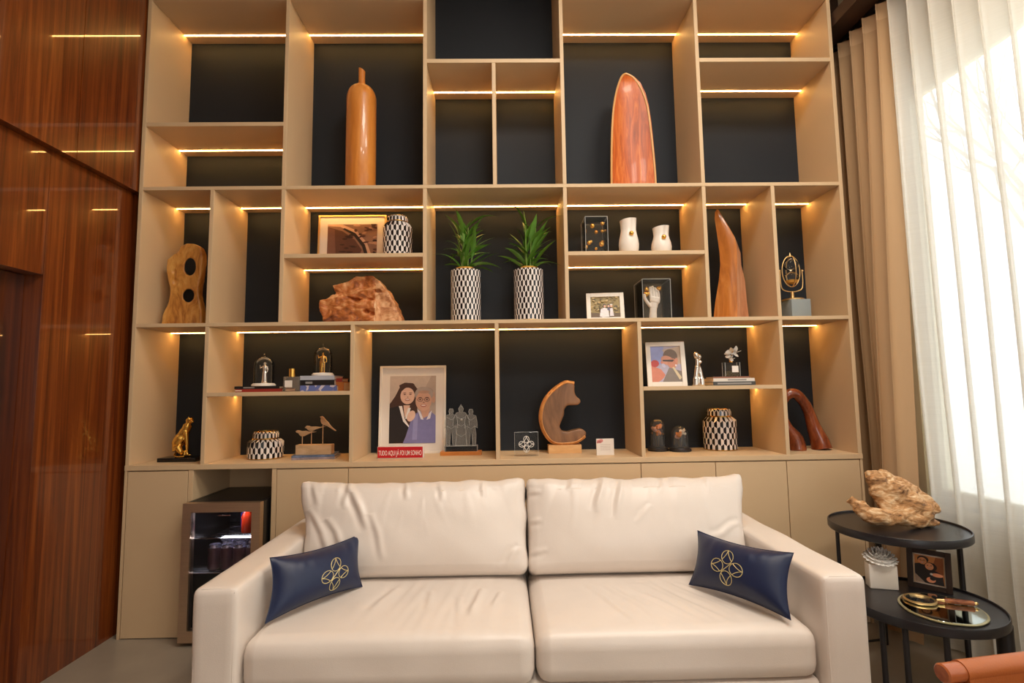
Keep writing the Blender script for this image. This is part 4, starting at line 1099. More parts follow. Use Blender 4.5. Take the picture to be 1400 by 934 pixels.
hm_.tube(smoothpath([(hp(892.5, 437).x, 0, 0), hp(893, 428), hp(893.5, 420), hp(895, 413), hp(896, 407)]), [5.4*s]*6+[5.0*s]*6+[5.6*s]*6+[7.2*s]*6+[7.0*s], 14, up=(0, 1, 0), flat=.62)
for pts, r0 in (([(889.5, 419), (884, 412), (881.5, 407), (881, 402)], 2.6), ([(890.5, 410), (889, 402), (888.7, 395), (889, 392.5)], 2.2), ([(894, 409), (893, 400), (892.3, 394), (892, 391.5)], 2.2), ([(897.5, 409), (896.8, 402), (896, 396), (895.4, 393.5)], 2.1), ([(900.5, 410), (900.8, 404), (899.8, 399), (898.2, 396.5)], 1.9)):
    pp = smoothpath([hp(*q, -.006*i) for i, q in enumerate(pts)], 4); hm_.tube(pp, [r0*s*(1-.28*i/(len(pp)-1)) for i in range(len(pp))], 10)
for v in range(len(hm_.v)): hm_.v[v] = (hm_.v[v][0], hm_.v[v][1], max(0, hm_.v[v][2]))
me = organic(hm_, .0022, 3)
zmn = min(v.co.z for v in me.vertices)
for v in me.vertices: v.co.z -= zmn
ho = props(link('hand_sculpture', me, CERAMIC, loc=b, sharp=80), 'white ceramic hand with gold balls between its fingers inside a clear box', 'sculpture')
for (px, py, r_) in ((884, 396, .0125), (883.5, 402.3, .0135), (900.3, 395, .0125), (886.5, 401.5, .009), (901.8, 394.2, .010)):
    MB().ball(hp(px, py, -.012), r_, 16, 10).build('gold_ball', GOLD, ho)

# hourglass on a glass block
f0, f1 = onY(1082.5, 420, .09), onY(1109, 420, .09); gh = onY(1095, 408.6, .09).z-A1
cg = Vector(((f0.x+f1.x)/2, .16, A1))
gb = MB(); v, f = rbox((f1.x-f0.x)/2, .07, gh/2, .003, (6, 6, 6)); gb.add([q+Vector((0, 0, gh/2)) for q in v], f)
props(gb.build('glass_block', GREYGLASS, loc=cg, recalc=False), 'greyish square glass block under the brass hourglass', 'block')
hz = A1+gh; hg = thing('hourglass', 'hourglass turning in an oval brass ring on a round base', 'hourglass', (cg.x-.013, .15, hz))
s = pxm(.15); u0 = hz
def hgz(py): return onY(1086, py, .15).z-u0
MB().lathe([(14.5*s, 0), (14.5*s, .006), (13*s, .009), (3*s, .011), (2.2*s, .02), (2.0*s, hgz(399))], 28).build('base', BRASS, hg)
bk = MB(); w_ = 15.6*s; z0_ = hgz(399); z1_ = hgz(369)
bk.tube(smoothpath([(-w_, 0, z1_), (-w_, 0, z0_+.05), (-w_*.8, 0, z0_+.012), (0, 0, z0_), (w_*.8, 0, z0_+.012), (w_, 0, z0_+.05), (w_, 0, z1_)], 5), .0032, 8)
bk.ball((-w_-.004, 0, z1_-.006), .005, 10, 6); bk.ball((w_+.004, 0, z1_-.006), .005, 10, 6)
bk.build('bracket', BRASS, hg)
zc = hgz(371); ry_ = (hgz(350)-hgz(392))/2; rx_ = 12.6*s
og = MB(); og.tube([(rx_*math.cos(2*PI*k/40), 0, zc+ry_*math.sin(2*PI*k/40)) for k in range(40)], .0028, 8, closed=True)
og.tube([(0, rx_*math.cos(2*PI*k/40), zc+ry_*math.sin(2*PI*k/40)) for k in range(40)], .0022, 8, closed=True)
og.lathe([(.010, zc+ry_-.006), (.006, zc+ry_+.004), (.003, zc+ry_+.014), (.0015, zc+ry_+.020)], 14)
og.build('oval_ring', BRASS, hg)
bulb = []
for k in range(21):
    a = -1+2*k/20; bulb.append((max(.0035, .80*rx_*math.sin(PI*min(1, abs(a)*1.02))**.6*1.0 if abs(a) > .08 else .0035), zc+a*ry_*.86))
bulb[0] = (.004, bulb[0][1]); bulb[-1] = (.004, bulb[-1][1])
MB().lathe(bulb, 24).build('glass_bulbs', GLASS, hg)
MB().lathe([(.004, zc-ry_*.83), (rx_*.55, zc-ry_*.76), (rx_*.70, zc-ry_*.60), (.002, zc-ry_*.52)], 24).build('sand', mat('golden_sand', (206, 150, 60), .7), hg)

# ---- bottom row ----------------------------------------------------------
def zrel(px, py, Y, z): return onY(px, py, Y).z-z
# seated leopard
pb_ = onZ(242, 632, SLAB1)
lb = thing('leopard_figurine', 'golden seated leopard figurine on a black marble base', 'figurine', (pb_.x, pb_.y, SLAB1)); b = Vector((pb_.x, pb_.y, SLAB1)); Yl = pb_.y
s = pxm(Yl); MARB = mat('black_marble', (24, 20, 18), .12, vary=.4, scale=14)
MB().box(-27*s, 24*s, -.0, .10, 0, .022).build('base', MARB, lb, smooth=False, bevel=.003)
def lpp(px, py, dy=.045): q = onY(px, py, Yl+dy)-b; return q
lm = MB()
lm.tube(smoothpath([lpp(242.5, 618), lpp(243, 608), lpp(249, 597), lpp(254, 589), lpp(257.5, 581), lpp(258.5, 576)]), [.026]*6+[.031]*6+[.026]*6+[.023]*6+[.014]*6+[.014], 12)
lm.ball(lpp(259.5, 576), .019, sc=(1.15, .9, .85)); lm.ball(lpp(262.5, 577.5, .03), .010, sc=(1.1, 1, .8))
for dy in (.030, .062):
    lm.tube([lpp(254.5, 592, dy), lpp(255.5, 606, dy), lpp(255.5, 620, dy), lpp(256, 623.5, dy)], [.013, .009, .007, .008], 10); lm.ball(lpp(258.5, 623.5, dy), .0085, sc=(1.5, 1, .7))
    lm.tube([lpp(243, 612, dy+(.012 if dy > .045 else -.012)), lpp(247, 619, dy+(.014 if dy > .045 else -.014)), lpp(251.5, 623, dy)], [.021, .015, .008], 10); lm.ball(lpp(252.5, 623.6, dy), .0085, sc=(1.7, 1, .7))
    lm.tube([lpp(258.3, 573.5, dy+.004), lpp(257.3, 570.5, dy+.004)] if dy < .045 else [lpp(262, 573.5, dy-.006), lpp(264, 571, dy-.006)], [.006, .0022], 8)
lm.tube(smoothpath([lpp(241, 620, .06), lpp(238, 624, .04), lpp(243, 626, .012), lpp(252, 625, .008)], 4), .0055, 8)
me = organic(lm, .0038, 3)
zmn = min(v.co.z for v in me.vertices)
for v in me.vertices: v.co.z += .0221-zmn
link('leopard_body', me, GOLD, lb, sharp=80)

def book(label, loc, w_, d_, h, cover, rz=0, pages=(226, 214, 194), title=None, left=True, group=None, spine=True):
    """lying book, spine to the front (-y)"""
    t = thing('book', label, 'book', loc, rz, group); H = w_/2; e = min(.003, h*.18)
    cv = MB(); cv.box(-H, H, 0, d_, 0, e); cv.box(-H, H, 0, d_, h-e, h)
    if spine: cv.box(-H, H, 0, e, e, h-e)
    cv.build('cover', cover, t, smooth=False)
    MB().box(-H+.003, H-.003, e if spine else .003, d_-.003, e, h-e).build('pages', mat('paper_%d' % pages[0], pages, .9, vary=.08, stretch=(1, 1, 90)), t, smooth=False)
    if title:
        c, u0_, u1_ = title
        MB().box(-H+w_*u0_, -H+w_*u1_, -.0006, 0, h*.30, h*.70).build('spine_label', c, t, smooth=False)
    return t
CB = mat('book_black', (24, 22, 24), .4); CR = mat('book_red', (150, 44, 34), .45); CP = mat('book_paleblue', (182, 186, 198), .4)
CW = mat('book_white', (226, 222, 214), .4); CG = mat('book_charcoal', (70, 72, 72), .45); CBR = mat('book_brown', (150, 104, 84), .5); COR = mat('book_orange', (190, 112, 44), .5)
FLORAL = bpy.data.materials.new('book_floral'); FLORAL.use_nodes = True
_n = FLORAL.node_tree.nodes; _l = FLORAL.node_tree.links
_v = _n.new('ShaderNodeTexVoronoi'); _v.inputs['Scale'].default_value = 38; _c = _n.new('ShaderNodeValToRGB'); _tc = _n.new('ShaderNodeTexCoord'); _l.new(_tc.outputs['Object'], _v.inputs[0])
for p_, c_ in ((.0, (96, 110, 170)), (.45, (206, 196, 206)), (.7, (128, 120, 160)), (.9, (186, 84, 50))):
    e_ = _c.color_ramp.elements.new(p_); e_.color = (*srgb(c_), 1)
_c.color_ramp.interpolation = 'CONSTANT'; _sep = _n.new('ShaderNodeSeparateColor'); _l.new(_v.outputs['Color'], _sep.inputs[0]); _l.new(_sep.outputs[0], _c.inputs[0]); _l.new(_c.outputs[0], _n['Principled BSDF'].inputs['Base Color'])
GREYT = mat('grey_title', (150, 148, 146), .5); CREAMT = mat('cream_title', (230, 212, 190), .5)
ZS = 1.243
GLASS2 = thin_glass('painted_haze_dome_glass', (.97, .98, 1.), 1.5, .035, .05, (.8, .86, .92))  # bluish haze mixed in to imitate bright reflections on the small domes
def cloche(nm, label, loc, r, h, rb_, hb2, basem, knob=True, r_top=1.):
    t = thing(nm, label, 'cloche', loc)
    MB().lathe([(rb_*.97, 0), (rb_, .002), (rb_, hb2*.55), (rb_*.9, hb2*.8), (rb_*.88, hb2)], 32).build('base', basem, t)
    prof = [(r, hb2+.0002), (r, h-r*.95)]
    for k in range(1, 9): a = PI/2*k/8; prof.append((max(.0008, r*math.cos(a)), h-r*.95+r*.95*math.sin(a)))
    MB().lathe(prof, 32, cap=False).build('glass_dome', GLASS if knob else GLASS2, t)
    if knob: MB().lathe([(.004, h), (.003, h+.004), (.007, h+.010), (.007, h+.015), (.002, h+.019)], 14).build('knob', GLASS, t)
    return t
def figurine(label, loc, h, matl, pose=0, nm='figurine'):
    f_ = MB(); k = h/1.7
    def q(x, y, z): return Vector((x*k, y*k, z*k))
    f_.tube([q(0, 0, .86), q(0, 0, 1.05), q(0, 0, 1.25), q(0, 0, 1.4), q(0, 0, 1.47)], [.15*k, .125*k, .17*k, .13*k, .06*k], 12, up=(0, 1, 0), flat=.7)
    f_.ball(q(0, -.02, 1.59), .105*k, 12, 8, sc=(.9, 1, 1.15))
    if pose == 0:      # long robe, one arm raised
        f_.tube([q(0, 0, .0), q(.0, 0, .3), q(0, 0, .9)], [.26*k, .2*k, .16*k], 12, up=(0, 1, 0), flat=.75)
        f_.tube([q(-.18, 0, 1.36), q(-.34, -.05, 1.2), q(-.30, -.16, 1.42)], [.065*k, .055*k, .045*k], 8); f_.tube([q(.18, 0, 1.36), q(.27, -.03, 1.08), q(.22, -.12, .85)], [.065*k, .055*k, .045*k], 8)
        f_.tube([q(-.31, -.17, .9), q(-.30, -.16, 1.66)], .02*k, 6)
    else:              # standing pair, trousers, arm round the shoulder
        for sx in (-.1, .1): f_.tube([q(sx, 0, .0), q(sx, 0, .45), q(sx*.9, 0, .92)], [.075*k, .08*k, .11*k], 8)
        f_.tube([q(-.2, 0, 1.38), q(-.38, -.03, 1.22), q(-.40, -.1, 1.5)], [.07*k, .06*k, .05*k], 8); f_.tube([q(.2, 0, 1.38), q(.30, -.03, 1.1), q(.28, -.08, .85)], [.07*k, .06*k, .05*k], 8)
        f_.tube([q(-.2, .06, 0), q(-.2, .06, .9), q(-.12, .05, 1.3)], [.1*k, .12*k, .09*k], 8)
    f_.cyl(.3*k, 0, .05*k, 0, 0, 16)
    me = organic(f_, h/46, 2)
    zmn = min(v.co.z for v in me.vertices)
    for v in me.vertices: v.co.z -= zmn
    return props(link(nm, me, matl, loc=loc, sharp=80), label, 'figurine')
# left pile: black over red, cloche with silver figurine
Y = .11; s = pxm(Y)
hz1 = zrel(350, 532.2, Y, ZS); hz2 = zrel(350, 527.8, Y, ZS)
x0, x1 = onY(320, 534, Y).x, onY(384, 534, Y).x
hz1 = max(.016, hz1)
book('dark red book lying under the black book with a glass dome', ((x0+x1)/2+.006, Y, ZS), x1-x0, .19, .017, CR, title=(CREAMT, .0, .14))
book('black book lying on the dark red book, under the glass dome', ((x0+x1)/2-.006, Y+.004, ZS+.0171), x1-x0-.01, .185, .015, CB, title=(GREYT, .2, .45))
zb = ZS+.0322; cb = base_on(360.5, 525, Y+.05, zb)
cloche('glass_dome', 'glass dome on a white base over a silver figurine', cb, 13.2*s, zrel(360, 488, Y+.05, zb), 15.5*s, .016, CERAMIC)
figurine('silver robed figurine under a glass dome on the black book', cb+Vector((.004, 0, .0163)), .118, SILVER, 0)
# perfume bottle
Y = .10; s = pxm(Y); b = base_on(399.5, 534, Y, ZS)
pf = thing('perfume_bottle', 'square glass perfume bottle with gold cap between two book piles', 'bottle', b)
v, f = rbox(10.8*s, .018, 10*s, .003, (6, 6, 6)); MB().add([q+Vector((0, 0, 10*s)) for q in v], f).build('glass_body', thin_glass('pale_amber_glass', (.95, .9, .84), 1.45, .12, hazecol=(.8, .7, .6)), pf, recalc=False, sharp=60)
MB().box(-8.4*s, 1.6*s, -.0186, -.0181, 6*s, 15*s).build('label_plate', MATBOARD, pf, smooth=False)
MB().cyl(4.0*s, 20*s, 31*s, -.6*s, 0, 20).build('cap', GOLD, pf)
# right pile of three with cloche
Y = .10; s = pxm(Y); x0, x1 = onY(410, 530, Y).x, onY(457, 530, Y).x; w_ = x1-x0; cx = (x0+x1)/2
book('blue floral book at the bottom of the pile under a gold figurine', (cx+.008, Y, ZS), w_+.012, .17, .032, FLORAL)
book('black book in the middle of the pile under a gold figurine', (cx, Y, ZS+.0321), w_, .165, .030, CB, title=(GREYT, .16, .36))
book('pale blue book on top of the pile under a gold figurine', (cx, Y, ZS+.0622), w_, .16, .023, CP)
xb = onY(465, 528, .12).x
book('small orange book at the end of the pile under a gold figurine', (xb-.004, .13, ZS), .042, .13, .050, COR)
book('small dark red book resting on the small orange book', (xb-.012, .135, ZS+.0501), .036, .12, .020, CR)
zb = ZS+.0853; cb = base_on(441.5, 512, .17, zb)
cloche('glass_dome', 'glass dome on a white base over a gold figurine', cb, 12.2*s, zrel(441, 475, .17, zb), 14.8*s, .017, CERAMIC)
figurine('gold figurine of a standing pair under a glass dome on the pale blue book', cb+Vector((0, 0, .0173)), .115, GOLD, 1)

# short jar, birds on magazines
pj = onZ(352, 629.5, SLAB1); s = pxm(pj.y+.09); r = 22.6*s
ginger_jar('short wide black and white patterned jar beside the bird sculpture', (pj.x, pj.y+r, SLAB1), r, zrel(352, 602, pj.y+.0, SLAB1)-.0, 16.2*s, 9*s, 20, .032)
pm_ = onZ(428, 628.5, SLAB1); s = pxm(pm_.y)
MAGA = mat('magazine_blue', (96, 112, 140), .3, vary=.5, scale=30); MAGB = mat('magazine_grey', (150, 136, 140), .3, vary=.4, scale=25)
book('blue-grey magazine lying under another below the bird sculpture', (pm_.x, pm_.y, SLAB1), 56*s, .17, .012, MAGB, R(6))
book('blue magazine lying directly under the bird sculpture', (pm_.x-.002, pm_.y+.004, SLAB1+.0121), 55*s, .165, .010, MAGA, R(9))
zb = SLAB1+.0222; cbd = onY(428, 620, pm_.y+.03)
bd = thing('bird_sculpture', 'three flat wooden birds on rods above a wooden block', 'sculpture', (cbd.x, pm_.y+.06, zb)); bo_ = Vector((cbd.x, pm_.y+.06, zb))
MB().box(-24*s, 24*s, -.03, .03, 0, .054).build('block', BIRDW, bd, smooth=False, bevel=.002)
Yb = pm_.y+.06
def bird(pts, rod, yo):
    pl = pxpoly(pts, Yb, bo_); MB().prism(pl, -.006+yo, .006+yo).build('bird', BIRDW, bd, bevel=.002, sharp=50)
    a = onY(rod[0], rod[1], Yb)-bo_; MB().tube([(a.x, yo, .053), (a.x, yo, a.z)], .0024, 8).build('rod', BIRDW, bd)
bird([(405.5, 589.5), (408, 588), (411, 588.5), (414, 589.3), (419, 588.8), (424, 590), (434, 590.2), (427, 591.5), (421.5, 594), (417, 596.3), (413, 596.3), (410.5, 594), (409.5, 592), (407, 591.5)], (414.6, 595.5), -.012)
bird([(416.5, 585), (419, 582.2), (422, 582.5), (425, 583.5), (431, 583.3), (437, 584), (445.5, 583), (438.5, 585), (431, 587.5), (427, 589.7), (424, 590), (421, 588), (419, 586)], (425.6, 589), .004)
bird([(436.5, 570), (439.5, 569), (442, 571), (444.5, 574.3), (448, 577.5), (451, 582), (454.5, 585.5), (459, 589.2), (457.5, 589.6), (452, 586), (447, 583), (442, 581.5), (438.5, 579), (437.5, 575), (438, 572)], (440.6, 581), .012)

# portrait in a white frame, red sign
ps = onZ(547.5, 627, SLAB1); Ys = ps.y; s = pxm(Ys)
sg = thing('red_sign', 'small red block sign with white lettering before the portrait', 'sign', (ps.x, Ys, SLAB1), R(-2)); hs = zrel(547, 610.5, Ys, SLAB1)
v, f = rbox(31.5*s, .011, hs/2, .002, (6, 6, 6)); MB().add([q+Vector((0, .011, hs/2)) for q in v], f).build('block', mat('sign_white', (232, 214, 204), .4), sg, recalc=False, sharp=60)
MB().box(-31*s, 30*s, -.0012, -.0002, .004, hs-.002).build('red_face', mat('sign_red', (196, 22, 34), .35), sg, smooth=False)
def text(body, parent, width, height, loc, matl, bold=.0):
    cu = bpy.data.curves.new('lettering', 'FONT'); cu.body = body; cu.size = 1; cu.align_x = 'CENTER'; cu.offset = bold; cu.extrude = .02
    o = bpy.data.objects.new('tmp', cu); COL.objects.link(o); dg = bpy.context.evaluated_depsgraph_get()
    me = bpy.data.meshes.new_from_object(o.evaluated_get(dg)); bpy.data.objects.remove(o)
    xs = [v.co.x for v in me.vertices]; ys = [v.co.y for v in me.vertices]
    kx = width/(max(xs)-min(xs)); ky = height/.72; mx = (max(xs)+min(xs))/2
    for v in me.vertices: v.co = Vector(((v.co.x-mx)*kx, -v.co.z*.02, v.co.y*ky))
    ob = link('lettering', me, matl, parent, smooth=False); ob.location = loc
    return ob
text('TUDO AQUI JÁ FOI UM SONHO', sg, 58*s, 6.6*s, (-.5*s, -.0016, hs*.27), mat('sign_lettering', (246, 232, 222), .4), .004)
Yp = .300; s = pxm(Yp); b = base_on(563, 616, Yp, SLAB1)
lay = [((184, 164, 150), FULL), ((200, 182, 168), [(0, .6), (.6, .6), (.9, 1), (.0, 1)])]
lay += [((74, 46, 36), [(0, .0), (0, .58), (.12, .70), (.22, .84), (.36, .90), (.52, .88), (.60, .78), (.60, .50), (.62, .20), (.40, 0)]),
        ((196, 160, 140), ell(.93, .70, .06, .06)), ((196, 158, 138), ell(.745, .73, .20, .09)), ((170, 150, 140), ell(.74, .76, .205, .075))]
lay += face(.385, .70, .155, .125, (232, 190, 168), (120, 66, 56)) + [((74, 46, 36), [(.20, .86), (.24, .76), (.36, .835), (.50, .82), (.56, .70), (.60, .80), (.50, .89), (.32, .90)])]
lay += [((226, 186, 164), [(.30, .56), (.44, .56), (.42, .44), (.33, .38)]), ((238, 230, 224), [(.20, .55), (.27, .55), (.33, .36), (.44, .24), (.42, .22), (.28, .32)]), ((238, 230, 224), [(.40, .52), (.46, .52), (.40, .36), (.34, .36)]), ((36, 30, 32), [(0, .0), (0, .52), (.20, .55), (.30, .32), (.44, .22), (.30, .02)])]
lay += [((126, 122, 168), [(.30, 0), (.36, .10), (.44, .28), (.50, .40), (.62, .46), (.90, .46), (1, .40), (1, 0)]), ((150, 146, 190), [(.50, .05), (.52, .38), (.62, .44), (.60, .05)]), ((232, 192, 170), ell(.47, .40, .10, .07, .6)), ((206, 158, 134), [(.66, .52), (.88, .52), (.84, .40), (.72, .36)]), ((226, 220, 226), [(.60, .50), (.67, .46), (.74, .34), (.68, .35)]), ((226, 220, 226), [(.92, .48), (.86, .44), (.80, .34), (.88, .36)])]
lay += [((206, 160, 136), ell(.95, .64, .04, .05)), ((176, 160, 150), ell(.74, .72, .20, .115))] + face(.735, .62, .175, .145, (214, 166, 142), (116, 72, 58), True) + [((188, 150, 130), ell(.74, .755, .13, .022))]
picture_frame('large white frame with a portrait of a dark-haired woman and an older man', b, 91*s, onY(563, 500.5, Yp).z-SLAB1+.004, .0145, lay, 4, 0, .046)
# engraved trio
pt_ = onZ(630, 623, SLAB1); Yt = pt_.y; s = pxm(Yt)
tg = thing('acrylic_trophy', 'clear acrylic trophy of three engraved figures on a wooden base', 'trophy', (pt_.x, Yt+.035, SLAB1)); bo_ = Vector((pt_.x, Yt+.035, SLAB1))
MB().box(-28*s, 28*s, -.035, .035, 0, .022).build('base', wood('orange_base_wood', (170, 96, 34), (196, 120, 50), (210, 140, 72), stretch=(2, 12, 12), scale=2), tg, smooth=False, bevel=.002)
MB().box(-22*s, 22*s, -.026, .026, .0221, .052).build('clear_block', ACRYL, tg, smooth=False); gg = MB()
for q in ((-22*s, -.026), (22*s, -.026), (-22*s, .026), (22*s, .026)): gg.tube([(q[0], q[1], .0222), (q[0], q[1], .052)], .0012, 5)
gg.tube([(-22*s, -.026, .052), (22*s, -.026, .052), (22*s, .026, .052), (-22*s, .026, .052)], .0012, 5, closed=True); gg.build('clear_block_edge', EDGE, tg)
def etched(cx, top, robe):
    k = (onY(630, top, Yt+.035).z-SLAB1-.052)/1.7
    if robe: P_ = [(-.26, 0), (-.2, .5), (-.2, .9), (-.36, .85), (-.34, 1.15), (-.2, 1.42), (-.07, 1.45), (-.11, 1.6), (-.05, 1.68), (0, 1.78), (.05, 1.68), (.11, 1.6), (.07, 1.45), (.2, 1.42), (.34, 1.15), (.36, .85), (.2, .9), (.2, .5), (.26, 0)]
    else: P_ = [(-.22, 0), (-.24, .5), (-.19, .9), (-.30, .80), (-.29, 1.1), (-.24, 1.38), (-.07, 1.44), (-.11, 1.58), (-.07, 1.69), (.07, 1.69), (.11, 1.58), (.07, 1.44), (.24, 1.38), (.29, 1.1), (.30, .80), (.19, .9), (.24, .5), (.22, 0), (.07, 0), (.04, .5), (0, .8), (-.04, .5), (-.07, 0)]
    pl = [(cx+x*k*1.0, .0521+z*k) for x, z in P_]
    o = MB().prism(pl, -.005, .005).build('figure_plate', thin_glass('etched_acrylic', (.93, .93, .91), 1.3, .16, .15, (.72, .69, .64)), tg, smooth=False)
    e = MB(); e.tube([(x, -.0055, z) for x, z in pl], .0013, 5, closed=True)
    for zz in ((1.3, .9) if not robe else (1.25, .95, .5)): e.tube([(cx-.19*k, -.0055, .052+zz*k), (cx, -.0055, .052+(zz-.12)*k), (cx+.19*k, -.0055, .052+zz*k)], .001, 5)
    if robe: e.ball((cx+.02*k, -.006, .052+1.12*k), .007, 8, 6)
    e.build('engraving', FROST, o)
etched(-13.5*s, 558.5, False); etched(0, 555.5, True); etched(13.5*s, 559.5, False)
# clear plaque
pp_ = onZ(720, 624, SLAB1); s = pxm(pp_.y); hp_ = zrel(720, 591, pp_.y, SLAB1)
pq = thing('acrylic_plaque', 'clear square acrylic plaque engraved with a white looped emblem', 'plaque', (pp_.x, pp_.y+.01, SLAB1))
MB().box(-16*s, 16*s, -.006, .006, 0, hp_).build('plate', ACRYL, pq, smooth=False)
g = MB(); g.tube([(-16*s, -.006, 0), (-16*s, -.006, hp_), (16*s, -.006, hp_), (16*s, -.006, 0)], .0012, 5, closed=True); g.build('polished_edge', EDGE, pq)
em = MB()
for ln in emblem_lines(): em.tube([(q.x*10.2*s, -.0066, hp_*.5+q.y*10.8*s) for q in ln], .0016, 5)
em.build('emblem', mat('white_engraving', (240, 236, 230), .5), pq)
# curved C sculpture
pc = onZ(773, 620, SLAB1); Yc = pc.y+.035; s = pxm(Yc); bo_ = Vector((pc.x, Yc, SLAB1))
cs_ = thing('curved_wood_sculpture', 'curled brown wooden sculpture with light rim on a wooden block', 'sculpture', bo_)
zbk = onY(773, 608.5, pc.y).z-SLAB1
MB().box(-22.5*s, 22*s, -.035, .035, 0, zbk).build('block', BLOCKW, cs_, smooth=False, bevel=.002)
out = [(784.8, 527), (781.6, 522.5), (772.6, 522), (761, 528.5), (749.8, 537.5), (742.3, 549), (738, 564), (738, 577), (742.3, 590.5), (751, 603), (761, 607), (774, 607), (789, 604.6), (800, 596), (800.4, 590), (794.4, 585.5), (784.8, 587), (775, 590), (767.4, 588.4), (764, 583), (767.4, 574), (770.6, 566.6), (770.6, 559), (775, 554.3), (789, 554), (793, 550), (792, 545.5), (786.7, 542), (784.5, 535.7)]
pl = pxpoly(out, Yc, bo_); me = organic(MB().prism(pl, -.038, .038), .0045, 22)
link('curl', me, BROWNW, cs_, sharp=80)
rim = [onY(*q, Yc)-bo_ for q in ((784, 525), (779, 524), (772, 524), (761.5, 530.5), (751.5, 539.5), (744.5, 550), (740.5, 564), (740.5, 577), (744.5, 589.5), (752.5, 601), (762, 605), (774, 605), (788, 602.6), (798.5, 595))]
sp = smoothpath([Vector((q.x, 0, q.z)) for q in rim], 3)
cuts = [0, 12, 25, 28, len(sp)]
for a, c in zip(cuts, cuts[1:]):
    seg = sp[a:c+1] if c < len(sp) else sp[a:]
    MB().tube(seg, [.0155]*len(seg), 10, up=(0, 1, 0), flat=2.62).build('rim', RIMW, cs_, sharp=60)
# small printed card
pk = onZ(828, 622.5, SLAB1); s = pxm(pk.y); hk_ = zrel(828, 600, pk.y, SLAB1)
kd = thing('small_card', 'small white standing card with pink flower print', 'card', (pk.x, pk.y+.004, SLAB1), R(3))
MB().box(-12*s, 12*s, 0, .008, 0, hk_).build('card', MATBOARD, kd, smooth=False)
pr_ = MB()
for (u, v, r_) in ((-9, 19, 2.4), (-5.6, 19.4, 2.8), (-7, 17.6, 2.), (-10.2, 17.2, 1.6)): pr_.add([((u+a)*s, -.0004, (v+c)*s) for a, c in ell(0, 0, r_, r_*.8)], [tuple(range(22))], 0)
for k in range(4): pr_.add([(-7*s, -.0004, (14-k*2.3)*s), (7*s, -.0004, (14-k*2.3)*s), (7*s, -.0004, (14.35-k*2.3)*s), (-7*s, -.0004, (14.35-k*2.3)*s)], [(0, 1, 2, 3)], 1)
pr_.build('print', [pcol((222, 140, 132)), pcol((170, 150, 140))], kd, smooth=False, recalc=False)

# tilted frame, silver figurine, flower bottle on books
Y = .10; s = pxm(Y); b = base_on(913, 527, Y, ZS)
lay = [((178, 170, 190), FULL), ((150, 160, 216), [(0, .5), (.4, .5), (.45, 1), (0, 1)]), ((196, 172, 150), [(.4, .9), (1, 1), (1, .5), (.8, .5)]), ((130, 118, 110), [(.35, 0), (.6, .4), (1, .3), (1, 0)]), ((208, 128, 104), [(0, 0), (0, .5), (.15, .42), (.32, .36), (.46, .20), (.40, .12), (.3, .05), (.2, 0)]), ((192, 66, 62), ell(.13, .52, .14, .10)), ((222, 138, 116), ell(.42, .55, .1, .05)),
       ((120, 98, 84), ell(.66, .72, .24, .20)), ((214, 150, 124), ell(.56, .60, .22, .13, -.3)), ((202, 134, 108), ell(.72, .52, .17, .14)), ((70, 54, 52), [(.40, .58), (.72, .56), (.78, .60), (.76, .62), (.40, .62)]), ((196, 190, 214), ell(.42, .46, .07, .05, -.8)), ((214, 196, 160), [(.70, .40), (.76, .42), (1.0, .12), (.92, .06)]), ((216, 148, 122), ell(.86, .60, .05, .07)), ((226, 220, 220), ell(.83, .46, .03, .03))]
picture_frame('white photo frame with a close-up couple beside the silver figurine', b, 53*s, onY(908, 467, Y+.04).z-ZS+.006, .0255, lay, 13, R(-9))
Y = .12; s = pxm(Y); b = base_on(954.5, 527, Y, ZS)
sf = MB()
for a, c, yy in ((951.5, 951, .0), (957, 959.5, .008)):
    sf.tube(smoothpath([onY(c, 528, Y+yy)-b, onY((a+c)/2, 515, Y+yy)-b, onY(953+(a-951.5)*.35, 500, Y+yy)-b, onY(953+(a-951.5)*.3, 491, Y+yy)-b], 5), [.019]*5+[.014]*5+[.0105]*5+[.008], 12)
sf.ball(onY(951.5, 486, Y)-b, .0175, 14, 10, sc=(.9, .9, 1.15)); sf.ball(onY(956.5, 488, Y+.01)-b, .0125, 14, 10, sc=(.8, .9, 1.2)); sf.ball(onY(957.5, 495, Y)-b, .009)
for v in range(len(sf.v)): sf.v[v] = (sf.v[v][0], sf.v[v][1], max(0, sf.v[v][2]))
me = organic(sf, .003, 3); zmn = min(v.co.z for v in me.vertices)
for v in me.vertices: v.co.z -= zmn
props(link('couple_figurine', me, SILVER, loc=b, sharp=80), 'slender silver figurine of an embracing couple', 'figurine')
Y = .10; s = pxm(Y); x0, x1 = onY(976, 522, Y).x, onY(1032, 522, Y).x; cx = (x0+x1)/2; w_ = x1-x0
book('dark grey book at the bottom of the pile under the flower bottle', (cx, Y, ZS), w_, .17, .022, CG, R(-5), title=(GREYT, .1, .9))
book('white book in the middle of the pile under the flower bottle', (cx, Y+.003, ZS+.0221), w_-.004, .168, .018, CW, R(-4), title=(GREYT, .35, .8))
book('thin brownish book on top of the pile under the flower bottle', (cx-.010, Y+.01, ZS+.0402), w_-.03, .16, .009, CBR, R(-7))
zb = ZS+.0493; b = base_on(1000, 512, Y+.05, zb)
fb_ = thing('flower_perfume_bottle', 'square glass perfume bottle with a white flower stopper on three books', 'bottle', b)
v, f = rbox(10.6*s, .020, 10*s, .003, (6, 6, 6)); MB().add([q+Vector((0, 0, 10*s)) for q in v], f).build('glass_body', GLASS, fb_, recalc=False, sharp=60)
g = MB()
for q in (-1, 1):
    for e_ in (-1, 1): g.tube([(q*10.4*s, e_*.0195, .002), (q*10.4*s, e_*.0195, 19.8*s)], .0016, 5)
g.build('polished_edge', EDGE, fb_)
